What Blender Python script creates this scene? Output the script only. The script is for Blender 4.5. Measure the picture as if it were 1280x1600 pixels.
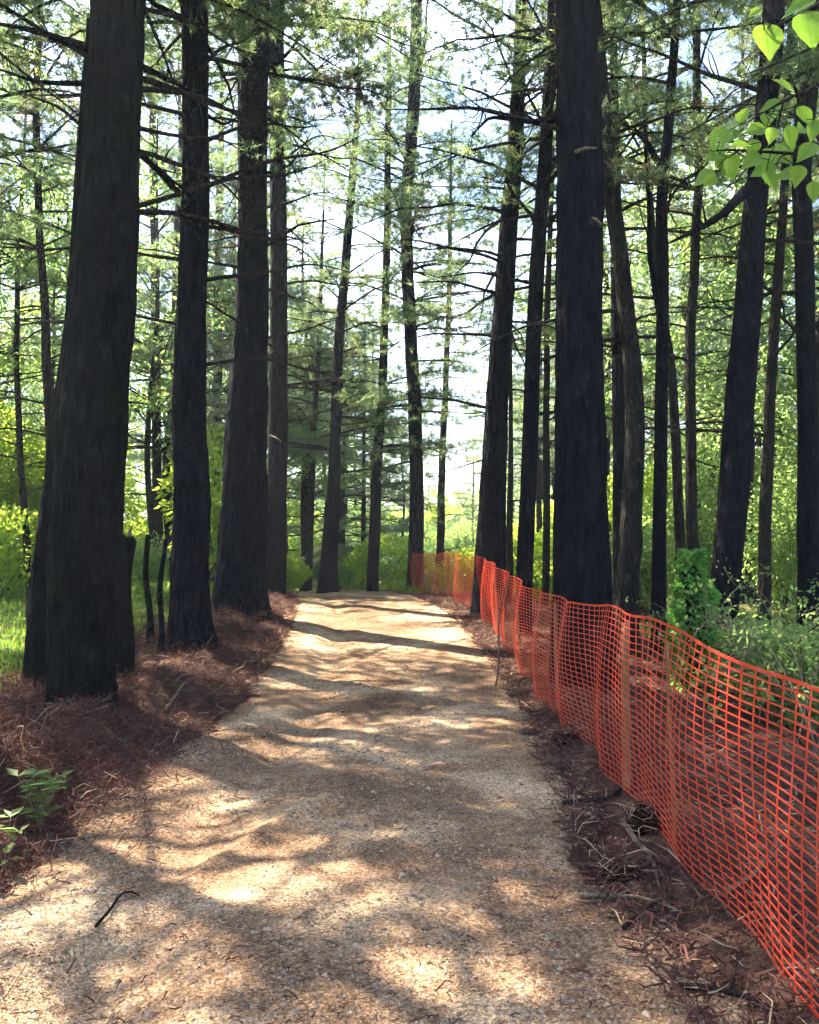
import bpy, math, random
import numpy as np
from mathutils import Vector

# ------------------------------------------------------------------ camera, sky, sun, exposure
for o in list(bpy.data.objects): bpy.data.objects.remove(o)
SC = bpy.context.scene
COL = SC.collection
R = math.radians
FPX, CXP, CYP, EYE, PITCH = 1230.0, 640.0, 800.0, 1.5, R(3.02)
cam_d = bpy.data.cameras.new('camera'); cam = bpy.data.objects.new('camera', cam_d); COL.objects.link(cam)
cam_d.sensor_fit = 'VERTICAL'; cam_d.sensor_height = 24.0; cam_d.lens = FPX / 1600.0 * 24.0
cam_d.clip_start = 0.05; cam_d.clip_end = 1500
cam.location = (0, 0, EYE); cam.rotation_euler = (R(90) + PITCH, 0, 0)
SC.camera = cam

SUN_EL, SUN_AZ = R(56), R(-50)            # azimuth measured from +Y towards +X
world = bpy.data.worlds.new('World'); SC.world = world; world.use_nodes = True
nt = world.node_tree; nt.nodes.clear()
wo = nt.nodes.new('ShaderNodeOutputWorld'); bg = nt.nodes.new('ShaderNodeBackground')
sky = nt.nodes.new('ShaderNodeTexSky'); sky.sky_type = 'NISHITA'; sky.sun_disc = False
sky.sun_elevation = SUN_EL; sky.sun_rotation = SUN_AZ; sky.air_density = 1.5; sky.dust_density = 0.8; sky.ozone_density = 3.0
bg.inputs['Strength'].default_value = 0.05
# soft broken clouds in the sky itself
tc = nt.nodes.new('ShaderNodeTexCoord'); mp = nt.nodes.new('ShaderNodeMapping'); mp.inputs['Scale'].default_value = (1, 1, 2.2)
cn = nt.nodes.new('ShaderNodeTexNoise'); cn.inputs['Scale'].default_value = 2.3; cn.inputs['Detail'].default_value = 6; cn.inputs['Roughness'].default_value = 0.6
cr = nt.nodes.new('ShaderNodeValToRGB'); cr.color_ramp.elements[0].position = 0.50; cr.color_ramp.elements[1].position = 0.64
mx = nt.nodes.new('ShaderNodeMix'); mx.data_type = 'RGBA'
mx.inputs[7].default_value = (11, 13, 17, 1)
nt.links.new(tc.outputs['Generated'], mp.inputs['Vector']); nt.links.new(mp.outputs['Vector'], cn.inputs['Vector'])
nt.links.new(cn.outputs['Fac'], cr.inputs['Fac']); nt.links.new(cr.outputs['Color'], mx.inputs[0])
nt.links.new(sky.outputs['Color'], mx.inputs[6]); nt.links.new(mx.outputs[2], bg.inputs['Color'])
nt.links.new(bg.outputs['Background'], wo.inputs['Surface'])

sl = bpy.data.lights.new('sun', 'SUN'); sl.energy = 5.0; sl.angle = R(0.53); sl.color = (1.0, 0.90, 0.72)
sun = bpy.data.objects.new('sun', sl); COL.objects.link(sun)
sdir = Vector((math.sin(SUN_AZ) * math.cos(SUN_EL), math.cos(SUN_AZ) * math.cos(SUN_EL), math.sin(SUN_EL)))
sun.rotation_euler = sdir.to_track_quat('Z', 'Y').to_euler()
sun.location = (-20, 20, 30)
SC.view_settings.view_transform = 'Standard'; SC.view_settings.look = 'None'
SC.view_settings.exposure = 3.05; SC.view_settings.gamma = 1.0; SC.view_settings.use_curve_mapping = False
SC.render.engine = 'CYCLES'
cy = SC.cycles
cy.max_bounces = 6; cy.diffuse_bounces = 3; cy.glossy_bounces = 2; cy.transmission_bounces = 4; cy.transparent_max_bounces = 4
cy.use_denoising = True; cy.caustics_reflective = False; cy.caustics_refractive = False
cy.use_adaptive_sampling = True; cy.adaptive_threshold = 0.02

# ------------------------------------------------------------------ helpers
rng = np.random.default_rng(7)
random.seed(7)

def _h(ix, iy, iz, seed):
    h = (ix.astype(np.int64) * 374761393 + iy.astype(np.int64) * 668265263 + iz.astype(np.int64) * 2147483647 + seed * 974634777) & 0xffffffff
    h = ((h ^ (h >> 13)) * 1274126177) & 0xffffffff
    h = h ^ (h >> 16)
    return (h & 0xffff) / 65535.0

def vn(x, y, z=0.0, seed=0):
    x, y, z = np.broadcast_arrays(np.asarray(x, float), np.asarray(y, float), np.asarray(z, float))
    ix, iy, iz = np.floor(x), np.floor(y), np.floor(z)
    fx, fy, fz = x - ix, y - iy, z - iz
    fx, fy, fz = [f * f * (3 - 2 * f) for f in (fx, fy, fz)]
    r = 0
    for dx in (0, 1):
        for dy in (0, 1):
            for dz in (0, 1):
                w = (fx if dx else 1 - fx) * (fy if dy else 1 - fy) * (fz if dz else 1 - fz)
                r = r + w * _h(ix + dx, iy + dy, iz + dz, seed)
    return r

def fbm(x, y, z=0.0, seed=0, octv=3):
    a, s, r, t = 1.0, 1.0, 0, 0
    for i in range(octv):
        r = r + a * vn(np.asarray(x) * s, np.asarray(y) * s, np.asarray(z) * s, seed + i); t += a; a *= 0.5; s *= 2.03
    return r / t

def sstep(a, b, x):
    t = np.clip((np.asarray(x, float) - a) / (b - a), 0, 1); return t * t * (3 - 2 * t)

def P(px, py, D):
    """point seen at photo pixel (px, py) standing at distance D along the path"""
    u, v = (px - CXP) / FPX, (CYP - py) / FPX
    y = math.cos(PITCH) - v * math.sin(PITCH); z = math.sin(PITCH) + v * math.cos(PITCH)
    t = D / y
    return np.array([u * t, D, EYE + z * t])

def path_left(y):
    return np.interp(y, [-5, 3, 5, 8, 12, 16, 20, 26], [-2.0, -1.95, -1.9, -1.75, -1.95, -2.35, -3.0, -4.6])
def path_right(y):
    return np.interp(y, [-5, 2.5, 3.5, 5, 7, 10, 13, 16, 19, 22, 26], [1.1, 1.02, .92, 1.0, 1.15, 1.14, 1.02, .66, .1, -.8, -2.2])
def fence_x(y):
    return np.interp(y, [0, 2.5, 5, 8, 11, 13, 15, 17, 19, 21], [1.30, 1.27, 1.29, 1.30, 1.33, 1.30, 1.2, .9, .4, -.15])

def hmac(x, y):                       # large form of the ground
    x = np.asarray(x, float); y = np.asarray(y, float)
    h = 0.5 * sstep(6, 19, y) - 1.3 * sstep(20, 42, y) + 0.8 * sstep(45, 110, y)
    L = path_left(y); dl = L - x
    h = h + 0.12 * sstep(0.0, 0.9, dl) * sstep(-2, 4, y) * (1 - 0.7 * sstep(18, 26, y)) * (1 - .5 * sstep(2, 6, dl))
    h = h + 0.62 * np.exp(-((x + 3.15) / .68) ** 2 - ((y - 4.7) / 1.0) ** 2)      # heap of brash by the big trunk
    h = h + 0.16 * np.exp(-((x + 2.35) / .36) ** 2 - ((y - 8.2) / 1.0) ** 2)
    h = h + 0.16 * np.exp(-((x + 2.5) / .5) ** 2 - ((y - 11.5) / 1.2) ** 2)
    h = h + 0.20 * np.exp(-((x + 2.75) / .5) ** 2 - ((y - 15.2) / 1.3) ** 2)
    dr = x - path_right(y)
    h = h + 0.05 * sstep(0, .35, dr) - 0.22 * sstep(.9, 3.5, dr)
    h = h + 0.9 * (fbm(x * .09, y * .09, 0, 5, 2) - .5) * sstep(5, 14, np.abs(x))
    return h
def hgt(x, y):
    h = hmac(x, y)
    off = np.clip(np.maximum(path_left(y) - x, x - path_right(y)), -2, 3)
    rough = sstep(-.15, .5, off)
    h = h + rough * (0.15 + .22 * sstep(-1.9, -2.4, x) * sstep(20, 12, y)) * (fbm(x * 2.3, y * 2.3, 0, 11, 3) - .5) + rough * 0.05 * (fbm(x * 7, y * 7, 0, 15, 2) - .5)
    h = h + 0.04 * (fbm(x * 1.1, y * .7, 0, 21, 2) - .5) + .026 * (fbm(x * 5, y * 5, 0, 23, 2) - .5)
    # worn wheel ruts along the path
    rut = np.exp(-((x - (path_left(y) * .72 + path_right(y) * .28)) / .22) ** 2)
    # low ridge where the gravel was pushed up beside the left rut
    tr = np.clip(((x + 1.25) * .65 + (y - 3.15) * 1.52) / 2.733, -.25, 1.3); dd = np.hypot(x + 1.25 - .65 * tr, y - 3.15 - 1.52 * tr) + .05 * (fbm(x * 6, y * 6, 0, 27, 2) - .5)
    h = h + .04 * np.exp(-(dd / .07) ** 2)
    return h - 0.05 * rut * (1 - rough)

def new_mat(name):
    m = bpy.data.materials.new(name); m.use_nodes = True
    n = m.node_tree.nodes; l = m.node_tree.links
    return m, n, l, n['Principled BSDF'], n['Material Output']

def ramp(n, stops):
    r = n.new('ShaderNodeValToRGB'); e = r.color_ramp.elements
    e[0].position, e[0].color = stops[0][0], (*stops[0][1], 1)
    e[1].position, e[1].color = stops[-1][0], (*stops[-1][1], 1)
    for p, c in stops[1:-1]:
        x = e.new(p); x.color = (*c, 1)
    return r

def noise(n, l, scale, detail=4, rough=.6, vec=None, stretch=None):
    t = n.new('ShaderNodeTexNoise'); t.inputs['Scale'].default_value = scale; t.inputs['Detail'].default_value = detail; t.inputs['Roughness'].default_value = rough
    if vec is None:
        g = n.new('ShaderNodeNewGeometry'); vec = g.outputs['Position']
    if stretch:
        mpn = n.new('ShaderNodeMapping'); mpn.inputs['Scale'].default_value = stretch
        l.new(vec, mpn.inputs['Vector']); vec = mpn.outputs['Vector']
    l.new(vec, t.inputs['Vector'])
    return t

def mixc(n, l, fac, a, b, mode='MIX'):
    m = n.new('ShaderNodeMix'); m.data_type = 'RGBA'; m.blend_type = mode
    if isinstance(fac, (int, float)): m.inputs[0].default_value = fac
    else: l.new(fac, m.inputs[0])
    for k, v in ((6, a), (7, b)):
        if isinstance(v, tuple): m.inputs[k].default_value = (*v, 1)
        else: l.new(v, m.inputs[k])
    return m.outputs[2]

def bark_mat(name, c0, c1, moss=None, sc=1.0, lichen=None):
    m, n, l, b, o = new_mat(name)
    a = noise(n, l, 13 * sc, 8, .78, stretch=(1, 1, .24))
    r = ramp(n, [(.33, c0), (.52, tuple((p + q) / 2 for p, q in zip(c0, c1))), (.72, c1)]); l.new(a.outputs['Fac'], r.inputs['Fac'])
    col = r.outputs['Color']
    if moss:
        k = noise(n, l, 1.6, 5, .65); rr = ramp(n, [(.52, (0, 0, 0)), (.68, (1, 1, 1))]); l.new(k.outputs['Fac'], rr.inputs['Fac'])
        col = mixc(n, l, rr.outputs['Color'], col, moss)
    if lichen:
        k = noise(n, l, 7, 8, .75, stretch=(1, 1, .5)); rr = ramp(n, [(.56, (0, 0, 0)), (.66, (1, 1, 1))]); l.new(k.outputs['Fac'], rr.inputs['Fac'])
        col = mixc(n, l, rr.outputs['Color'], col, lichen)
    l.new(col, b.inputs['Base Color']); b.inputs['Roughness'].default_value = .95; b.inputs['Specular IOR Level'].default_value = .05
    v = n.new('ShaderNodeTexVoronoi'); v.inputs['Scale'].default_value = 16 * sc
    mpn = n.new('ShaderNodeMapping'); mpn.inputs['Scale'].default_value = (1, 1, .28); g = n.new('ShaderNodeNewGeometry')
    l.new(g.outputs['Position'], mpn.inputs['Vector']); l.new(mpn.outputs['Vector'], v.inputs['Vector'])
    ad = n.new('ShaderNodeMath'); ad.operation = 'ADD'; l.new(v.outputs['Distance'], ad.inputs[0]); l.new(a.outputs['Fac'], ad.inputs[1])
    bp = n.new('ShaderNodeBump'); bp.inputs['Strength'].default_value = 1.0; bp.inputs['Distance'].default_value = .12
    l.new(ad.outputs[0], bp.inputs['Height']); l.new(bp.outputs['Normal'], b.inputs['Normal'])
    return m

def leaf_mat(name, c0, c1, t0, t1, mixf=.5, spots=None, isl=True, nscale=1.2, rough=.5):
    m, n, l, b, o = new_mat(name)
    if isl:
        g = n.new('ShaderNodeNewGeometry'); f = g.outputs['Random Per Island']
    else:
        f = noise(n, l, nscale, 4, .7).outputs['Fac']
        rr = ramp(n, [(.3, (0, 0, 0)), (.7, (1, 1, 1))]); l.new(f, rr.inputs['Fac']); f = rr.outputs['Color']
    c = mixc(n, l, f, c0, c1); t = mixc(n, l, f, t0, t1)
    if spots:
        k = noise(n, l, spots[2], 3, .6); rr = ramp(n, [(spots[3], (0, 0, 0)), (spots[3] + .1, (1, 1, 1))]); l.new(k.outputs['Fac'], rr.inputs['Fac'])
        c = mixc(n, l, rr.outputs['Color'], c, spots[0]); t = mixc(n, l, rr.outputs['Color'], t, spots[1])
    l.new(c, b.inputs['Base Color']); b.inputs['Roughness'].default_value = rough; b.inputs['Specular IOR Level'].default_value = .3
    tr = n.new('ShaderNodeBsdfTranslucent'); l.new(t, tr.inputs['Color'])
    ms = n.new('ShaderNodeMixShader'); ms.inputs[0].default_value = mixf
    l.new(b.outputs[0], ms.inputs[1]); l.new(tr.outputs[0], ms.inputs[2]); l.new(ms.outputs[0], o.inputs['Surface'])
    return m

M = {}
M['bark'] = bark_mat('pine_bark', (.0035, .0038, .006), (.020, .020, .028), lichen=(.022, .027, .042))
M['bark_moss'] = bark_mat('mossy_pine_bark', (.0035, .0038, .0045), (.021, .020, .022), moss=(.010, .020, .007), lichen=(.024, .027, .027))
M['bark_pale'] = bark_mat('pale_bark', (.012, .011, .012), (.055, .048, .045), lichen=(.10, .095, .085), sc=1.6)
M['bark_far'] = bark_mat('thin_tree_bark', (.014, .013, .014), (.05, .042, .04), sc=1.5)
M['twig'] = bark_mat('twig_bark', (.022, .018, .018), (.07, .056, .05), sc=3)
M['dead_wood'] = bark_mat('bleached_wood', (.22, .16, .12), (.48, .38, .29), sc=3)
M['stake'] = bark_mat('stake_wood', (.28, .16, .09), (.5, .34, .2), sc=2)
M['needles'] = leaf_mat('pine_needles', (.055, .10, .05), (.11, .15, .07), (.16, .28, .13), (.38, .46, .18), .55,
                        spots=((.10, .062, .05), (.16, .095, .06), .45, .58), isl=False)
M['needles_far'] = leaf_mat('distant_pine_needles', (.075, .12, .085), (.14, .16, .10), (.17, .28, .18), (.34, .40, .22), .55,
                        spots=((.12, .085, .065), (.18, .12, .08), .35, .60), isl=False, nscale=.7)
M['leaf_bright'] = leaf_mat('sunlit_broad_leaf', (.10, .16, .025), (.16, .22, .035), (.36, .54, .05), (.60, .70, .10), .68)
M['leaf_mid'] = leaf_mat('mid_green_leaf', (.08, .13, .045), (.14, .17, .06), (.20, .36, .10), (.42, .54, .16), .6)
M['leaf_dark'] = leaf_mat('dark_ivy_leaf', (.03, .085, .025), (.06, .12, .03), (.05, .15, .03), (.12, .26, .05), .4)
M['leaf_ivy'] = leaf_mat('glossy_ivy_leaf', (.05, .15, .03), (.10, .22, .04), (.10, .34, .05), (.24, .50, .07), .5)
M['leaf_near'] = leaf_mat('fresh_lime_leaf', (.08, .17, .02), (.14, .24, .03), (.22, .44, .03), (.42, .62, .06), .55)
M['grass'] = leaf_mat('grass_blade', (.07, .13, .02), (.14, .19, .03), (.16, .32, .03), (.34, .44, .06), .5)
M['litter'] = leaf_mat('dead_bracken_strip', (.018, .008, .009), (.13, .050, .038), (.04, .015, .012), (.15, .065, .04), .2, rough=.8)
M['litter_pale'] = leaf_mat('dry_straw_strip', (.20, .13, .08), (.42, .30, .19), (.25, .15, .08), (.4, .26, .14), .2, rough=.8)

def ground_mat():
    m, n, l, b, o = new_mat('forest_floor')
    a = noise(n, l, 3.5, 8, .72); r = ramp(n, [(.3, (.020, .010, .009)), (.5, (.060, .031, .023)), (.72, (.16, .095, .062))]); l.new(a.outputs['Fac'], r.inputs['Fac'])
    k = noise(n, l, 60, 4, .7); rr = ramp(n, [(.35, (.45, .45, .45)), (.7, (1.5, 1.45, 1.4))]); l.new(k.outputs['Fac'], rr.inputs['Fac'])
    c = mixc(n, l, 1.0, r.outputs['Color'], rr.outputs['Color'], 'MULTIPLY')
    # greener away from the path
    g = n.new('ShaderNodeNewGeometry'); sx = n.new('ShaderNodeSeparateXYZ'); l.new(g.outputs['Position'], sx.inputs[0])
    def mr(src, a0, a1, b0=0., b1=1.):
        q = n.new('ShaderNodeMapRange'); q.inputs[1].default_value = a0; q.inputs[2].default_value = a1; q.inputs[3].default_value = b0; q.inputs[4].default_value = b1
        l.new(src, q.inputs[0]); return q.outputs[0]
    far = mr(sx.outputs['Y'], 19, 24); lft = mr(sx.outputs['X'], -3.9, -5.2); rgt = mr(sx.outputs['X'], 5.0, 9.0)
    def mmax(p, q):
        z = n.new('ShaderNodeMath'); z.operation = 'MAXIMUM'; l.new(p, z.inputs[0]); l.new(q, z.inputs[1]); return z.outputs[0]
    msk = mmax(mmax(far, lft), rgt)
    gn = noise(n, l, 1.3, 5, .6); gm = n.new('ShaderNodeMath'); gm.operation = 'MULTIPLY'; l.new(msk, gm.inputs[0]); l.new(mr(gn.outputs['Fac'], .3, .5), gm.inputs[1])
    gc = noise(n, l, 8, 5, .7); gr = ramp(n, [(.3, (.035, .055, .012)), (.7, (.13, .18, .03))]); l.new(gc.outputs['Fac'], gr.inputs['Fac'])
    c = mixc(n, l, gm.outputs[0], c, gr.outputs['Color'])
    l.new(c, b.inputs['Base Color']); b.inputs['Roughness'].default_value = .95; b.inputs['Specular IOR Level'].default_value = .1
    bp = n.new('ShaderNodeBump'); bp.inputs['Strength'].default_value = .8; bp.inputs['Distance'].default_value = .02
    l.new(k.outputs['Fac'], bp.inputs['Height']); l.new(bp.outputs['Normal'], b.inputs['Normal'])
    return m
M['ground'] = ground_mat()

def path_mat():
    m, n, l, b, o = new_mat('gravel_path')
    a = noise(n, l, 1.1, 6, .6); r = ramp(n, [(.3, (.085, .050, .032)), (.5, (.25, .158, .10)), (.62, (.52, .375, .245))]); l.new(a.outputs['Fac'], r.inputs['Fac'])  # uneven gravel tone, its dark and pale ends pushed to imitate shade and sun
    v = n.new('ShaderNodeTexVoronoi'); v.inputs['Scale'].default_value = 110; v.feature = 'F1'
    g = n.new('ShaderNodeNewGeometry'); l.new(g.outputs['Position'], v.inputs['Vector'])
    sp = n.new('ShaderNodeSeparateColor'); l.new(v.outputs['Color'], sp.inputs[0])
    rr = ramp(n, [(.0, (.18, .17, .15)), (.35, (.70, .67, .60)), (.75, (1.15, 1.13, 1.08)), (1, (1.9, 1.85, 1.75))]); l.new(sp.outputs[0], rr.inputs['Fac'])
    c = mixc(n, l, .8, r.outputs['Color'], rr.outputs['Color'], 'MULTIPLY')
    k = noise(n, l, 28, 6, .8); rk = ramp(n, [(.35, (.45, .40, .36)), (.55, (1, 1, 1))]); l.new(k.outputs['Fac'], rk.inputs['Fac'])
    c = mixc(n, l, .75, c, rk.outputs['Color'], 'MULTIPLY')
    # drifts of dark needle litter lying on the gravel
    dn = noise(n, l, 2.2, 8, .75); dr = ramp(n, [(.53, (0, 0, 0)), (.64, (1, 1, 1))]); l.new(dn.outputs['Fac'], dr.inputs['Fac'])
    dm = n.new('ShaderNodeMath'); dm.operation = 'MULTIPLY'; dm.inputs[1].default_value = .6; l.new(dr.outputs['Color'], dm.inputs[0])
    c = mixc(n, l, dm.outputs[0], c, (.12, .072, .045))
    l.new(c, b.inputs['Base Color']); b.inputs['Roughness'].default_value = .95; b.inputs['Specular IOR Level'].default_value = .12
    ad = n.new('ShaderNodeMath'); ad.operation = 'ADD'; l.new(v.outputs['Distance'], ad.inputs[0]); l.new(k.outputs['Fac'], ad.inputs[1])
    bp = n.new('ShaderNodeBump'); bp.inputs['Strength'].default_value = .7; bp.inputs['Distance'].default_value = .012
    l.new(ad.outputs[0], bp.inputs['Height']); l.new(bp.outputs['Normal'], b.inputs['Normal'])
    return m
M['path'] = path_mat()

def simple(name, c0, c1, rough=.8, isl=True, sc=20, spec=.3):
    m, n, l, b, o = new_mat(name)
    if isl:
        g = n.new('ShaderNodeNewGeometry'); f = g.outputs['Random Per Island']
    else: f = noise(n, l, sc, 5, .7).outputs['Fac']
    r = ramp(n, [(.15 if isl else .35, c0), (.85 if isl else .65, c1)]); l.new(f, r.inputs['Fac'])
    l.new(r.outputs['Color'], b.inputs['Base Color']); b.inputs['Roughness'].default_value = rough; b.inputs['Specular IOR Level'].default_value = spec
    return m
M['stone'] = simple('gravel_stone', (.08, .055, .04), (.29, .21, .15))
M['rust'] = simple('rusty_rod', (.05, .025, .02), (.11, .06, .045), isl=False)
M['clod'] = bark_mat('dark_rotten_wood', (.006, .004, .003), (.05, .026, .018), sc=2.2)

def net_mat():
    m, n, l, b, o = new_mat('orange_plastic_net')
    k = noise(n, l, 2.5, 4, .6); c = ramp(n, [(.35, (.27, .024, .030)), (.65, (.40, .05, .035))]); l.new(k.outputs['Fac'], c.inputs['Fac'])
    kk = noise(n, l, 11, 6, .7); rk = ramp(n, [(.50, (0, 0, 0)), (.70, (1, 1, 1))]); l.new(kk.outputs['Fac'], rk.inputs['Fac'])  # pale pink flecks painted into the plastic as highlights on the strands
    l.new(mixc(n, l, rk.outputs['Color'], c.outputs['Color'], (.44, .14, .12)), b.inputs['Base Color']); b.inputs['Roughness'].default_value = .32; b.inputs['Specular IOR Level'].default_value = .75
    tr = n.new('ShaderNodeBsdfTranslucent'); tr.inputs['Color'].default_value = (1.0, .32, .09, 1)
    ms = n.new('ShaderNodeMixShader'); ms.inputs[0].default_value = .5
    l.new(b.outputs[0], ms.inputs[1]); l.new(tr.outputs[0], ms.inputs[2]); l.new(ms.outputs[0], o.inputs['Surface'])
    return m
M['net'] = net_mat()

def mesh_of(name, pieces, smooth=False):
    """pieces: list of (verts Nx3, tris Mx3, material)"""
    mats, Vs, Ts, mi, off = [], [], [], [], 0
    for V, T, mt in pieces:
        if len(T) == 0: continue
        if mt not in mats: mats.append(mt)
        Vs.append(V); Ts.append(T + off); off += len(V); mi.append(np.full(len(T), mats.index(mt), np.int32))
    V = np.concatenate(Vs); T = np.concatenate(Ts).astype(np.int32); mi = np.concatenate(mi)
    me = bpy.data.meshes.new(name)
    me.vertices.add(len(V)); me.vertices.foreach_set('co', V.astype(np.float32).ravel())
    me.loops.add(T.size); me.loops.foreach_set('vertex_index', T.ravel())
    me.polygons.add(len(T)); me.polygons.foreach_set('loop_start', np.arange(0, T.size, 3, dtype=np.int32))
    me.polygons.foreach_set('material_index', mi)
    me.polygons.foreach_set('use_smooth', np.full(len(T), smooth))
    for mt in mats: me.materials.append(mt)
    me.update(calc_edges=True)
    return me

def link(name, me, parent=None, **tags):
    o = bpy.data.objects.new(name, me); COL.objects.link(o)
    if parent is not None: o.parent = parent
    for k, v in tags.items(): o[k] = v
    return o

def thing(name, label, cat, loc, group=None):
    o = bpy.data.objects.new(name, None); COL.objects.link(o)
    o.location = loc; o['label'] = label; o['category'] = cat
    if group: o['group'] = group
    o.empty_display_size = .2
    return o

def grid_tris(ni, nj, wrap=False):
    i = np.arange(ni - 1)[:, None]; j = np.arange(nj if wrap else nj - 1)[None, :]
    a = i * nj + j; b = i * nj + (j + 1) % nj; c = (i + 1) * nj + (j + 1) % nj; d = (i + 1) * nj + j
    return np.concatenate([np.stack([a, b, c], -1).reshape(-1, 3), np.stack([a, c, d], -1).reshape(-1, 3)])

def tube(pts, rad, sides=8, seed=None, rough=0.0):
    pts = np.asarray(pts, float); rad = np.asarray(rad, float); n = len(pts)
    tan = np.gradient(pts, axis=0); tan /= np.linalg.norm(tan, axis=1)[:, None] + 1e-9
    ref = np.array([0., 0., 1.]) if abs(tan[0][2]) < .8 else np.array([0., 1., 0.])
    nrm = np.cross(tan, ref); nrm /= np.linalg.norm(nrm, axis=1)[:, None] + 1e-9
    bi = np.cross(tan, nrm)
    a = np.linspace(0, 2 * np.pi, sides, endpoint=False)
    rr = rad[:, None] * np.ones((1, sides))
    if rough: rr = rr * (1 + rough * (rng.random((n, sides)) - .5))
    V = pts[:, None, :] + rr[..., None] * (np.cos(a)[None, :, None] * nrm[:, None, :] + np.sin(a)[None, :, None] * bi[:, None, :])
    V = V.reshape(-1, 3); T = grid_tris(n, sides, True)
    c0 = len(V); V = np.concatenate([V, pts[:1], pts[-1:]])
    j = np.arange(sides); k = (j + 1) % sides
    T = np.concatenate([T, np.stack([np.full(sides, c0), k, j], 1), np.stack([np.full(sides, c0 + 1), (n - 1) * sides + j, (n - 1) * sides + k], 1)])
    return V, T

def sticks(p0, p1, r0, r1):
    """many three-sided tapered sticks at once"""
    p0 = np.asarray(p0, float).reshape(-1, 3); p1 = np.asarray(p1, float).reshape(-1, 3); n = len(p0)
    if n == 0: return np.zeros((0, 3)), np.zeros((0, 3), int)
    d = p1 - p0; d /= np.linalg.norm(d, axis=1)[:, None] + 1e-9
    ref = np.tile([.13, .21, .97], (n, 1)); ref[np.abs(d[:, 2]) > .85] = [1, .1, 0]
    u = np.cross(d, ref); u /= np.linalg.norm(u, axis=1)[:, None]; w = np.cross(d, u)
    V = np.empty((n, 6, 3))
    for k in range(3):
        a = 2 * np.pi * k / 3; e = math.cos(a) * u + math.sin(a) * w
        V[:, k] = p0 + e * np.asarray(r0).reshape(-1, 1); V[:, 3 + k] = p1 + e * np.asarray(r1).reshape(-1, 1)
    t = np.array([[0, 1, 4], [0, 4, 3], [1, 2, 5], [1, 5, 4], [2, 0, 3], [2, 3, 5]])
    T = (np.arange(n)[:, None, None] * 6 + t[None]).reshape(-1, 3)
    return V.reshape(-1, 3), T

def runit(n):
    v = rng.normal(size=(n, 3)); return v / (np.linalg.norm(v, axis=1)[:, None] + 1e-9)

def needle_tris(pos, dr, K, ln, wd, spread=.8):
    """tufts of needles: K thin triangles from each point"""
    n = len(pos)
    if n == 0: return np.zeros((0, 3)), np.zeros((0, 3), int)
    p = np.repeat(pos, K, 0); d = np.repeat(dr, K, 0) * (1 - spread * .45) + runit(n * K) * spread
    d /= np.linalg.norm(d, axis=1)[:, None]
    L = ln * (.6 + .8 * rng.random(n * K))[:, None]
    s = np.cross(d, runit(n * K)); s /= np.linalg.norm(s, axis=1)[:, None] + 1e-9
    w = wd * (.6 + .8 * rng.random(n * K))[:, None] * .5
    p = p + runit(n * K) * ln * .25
    V = np.stack([p - s * w, p + s * w, p + d * L + s * w * .3], 1).reshape(-1, 3)
    return V, np.arange(len(V)).reshape(-1, 3)

def leaf_tris(pos, dr, ln, wd, flat=.5):
    """folded four-triangle leaves"""
    n = len(pos); d = dr / (np.linalg.norm(dr, axis=1)[:, None] + 1e-9)
    up = runit(n) * (1 - flat) + np.array([0, 0, 1.]) * flat
    s = np.cross(d, up); s /= np.linalg.norm(s, axis=1)[:, None] + 1e-9; nn = np.cross(s, d)
    L = (ln * (.55 + .9 * rng.random(n)))[:, None]; W = L * (wd / ln) * .5
    b = pos; m = pos + d * L * .45 - nn * L * .06; t = pos + d * L - nn * L * .12
    q = pos + d * L * .40 + nn * L * .04
    V = np.stack([b, q + s * W, m, q - s * W, t], 1).reshape(-1, 3)
    tr = np.array([[0, 1, 2], [0, 2, 3], [2, 1, 4], [2, 4, 3]])
    return V, (np.arange(n)[:, None, None] * 5 + tr[None]).reshape(-1, 3)

# ------------------------------------------------------------------ ground and path
def axis(parts):
    out = []
    for a, b, s in parts: out.append(np.arange(a, b, s))
    return np.unique(np.round(np.concatenate(out), 4))
gx = axis([(-260, -60, 12), (-60, -16, 2), (-16, -6, .4), (-6, -3.8, .12), (-3.8, 2.6, .05), (2.6, 6, .12), (6, 16, .4), (16, 60, 2), (60, 261, 12)])
gy = axis([(-60, -6, 3), (-6, 1.8, .4), (1.8, 9, .055), (9, 22, .14), (22, 50, .6), (50, 100, 3), (100, 420, 20)])
GX, GY = np.meshgrid(gx, gy, indexing='ij')
inside = np.minimum(GX - path_left(GY), path_right(GY) - GX) + .55 * (fbm(GX * 2.2, GY * 2.2, 0, 31, 4) - .5)
GZ = hgt(GX, GY) - .10 * sstep(.0, .16, inside) * (GY < 24)
T = grid_tris(len(gx), len(gy))[:, ::-1]
link('ground', mesh_of('ground', [(np.stack([GX, GY, GZ], -1).reshape(-1, 3), T, M['ground'])], True), kind='structure')

py_ = np.concatenate([np.arange(-5, 1.8, .3), np.arange(1.8, 9, .045), np.arange(9, 23.5, .1)])
tt = np.linspace(-.06, 1.06, 90)
YY, TT = np.meshgrid(py_, tt, indexing='ij')
XX = path_left(YY) + (path_right(YY) - path_left(YY)) * TT
edge = np.minimum(XX - path_left(YY), path_right(YY) - XX) + .55 * (fbm(XX * 2.2, YY * 2.2, 0, 31, 4) - .5)
ZZ = hgt(XX, YY) - .03 + .035 * sstep(-.05, .10, edge) - .05 * sstep(.02, -.08, edge)
T = grid_tris(len(py_), len(tt))
link('path', mesh_of('path', [(np.stack([XX, YY, ZZ], -1).reshape(-1, 3), T, M['path'])], True), kind='structure')

def gz(x, y): return float(hgt(x, y))

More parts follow.
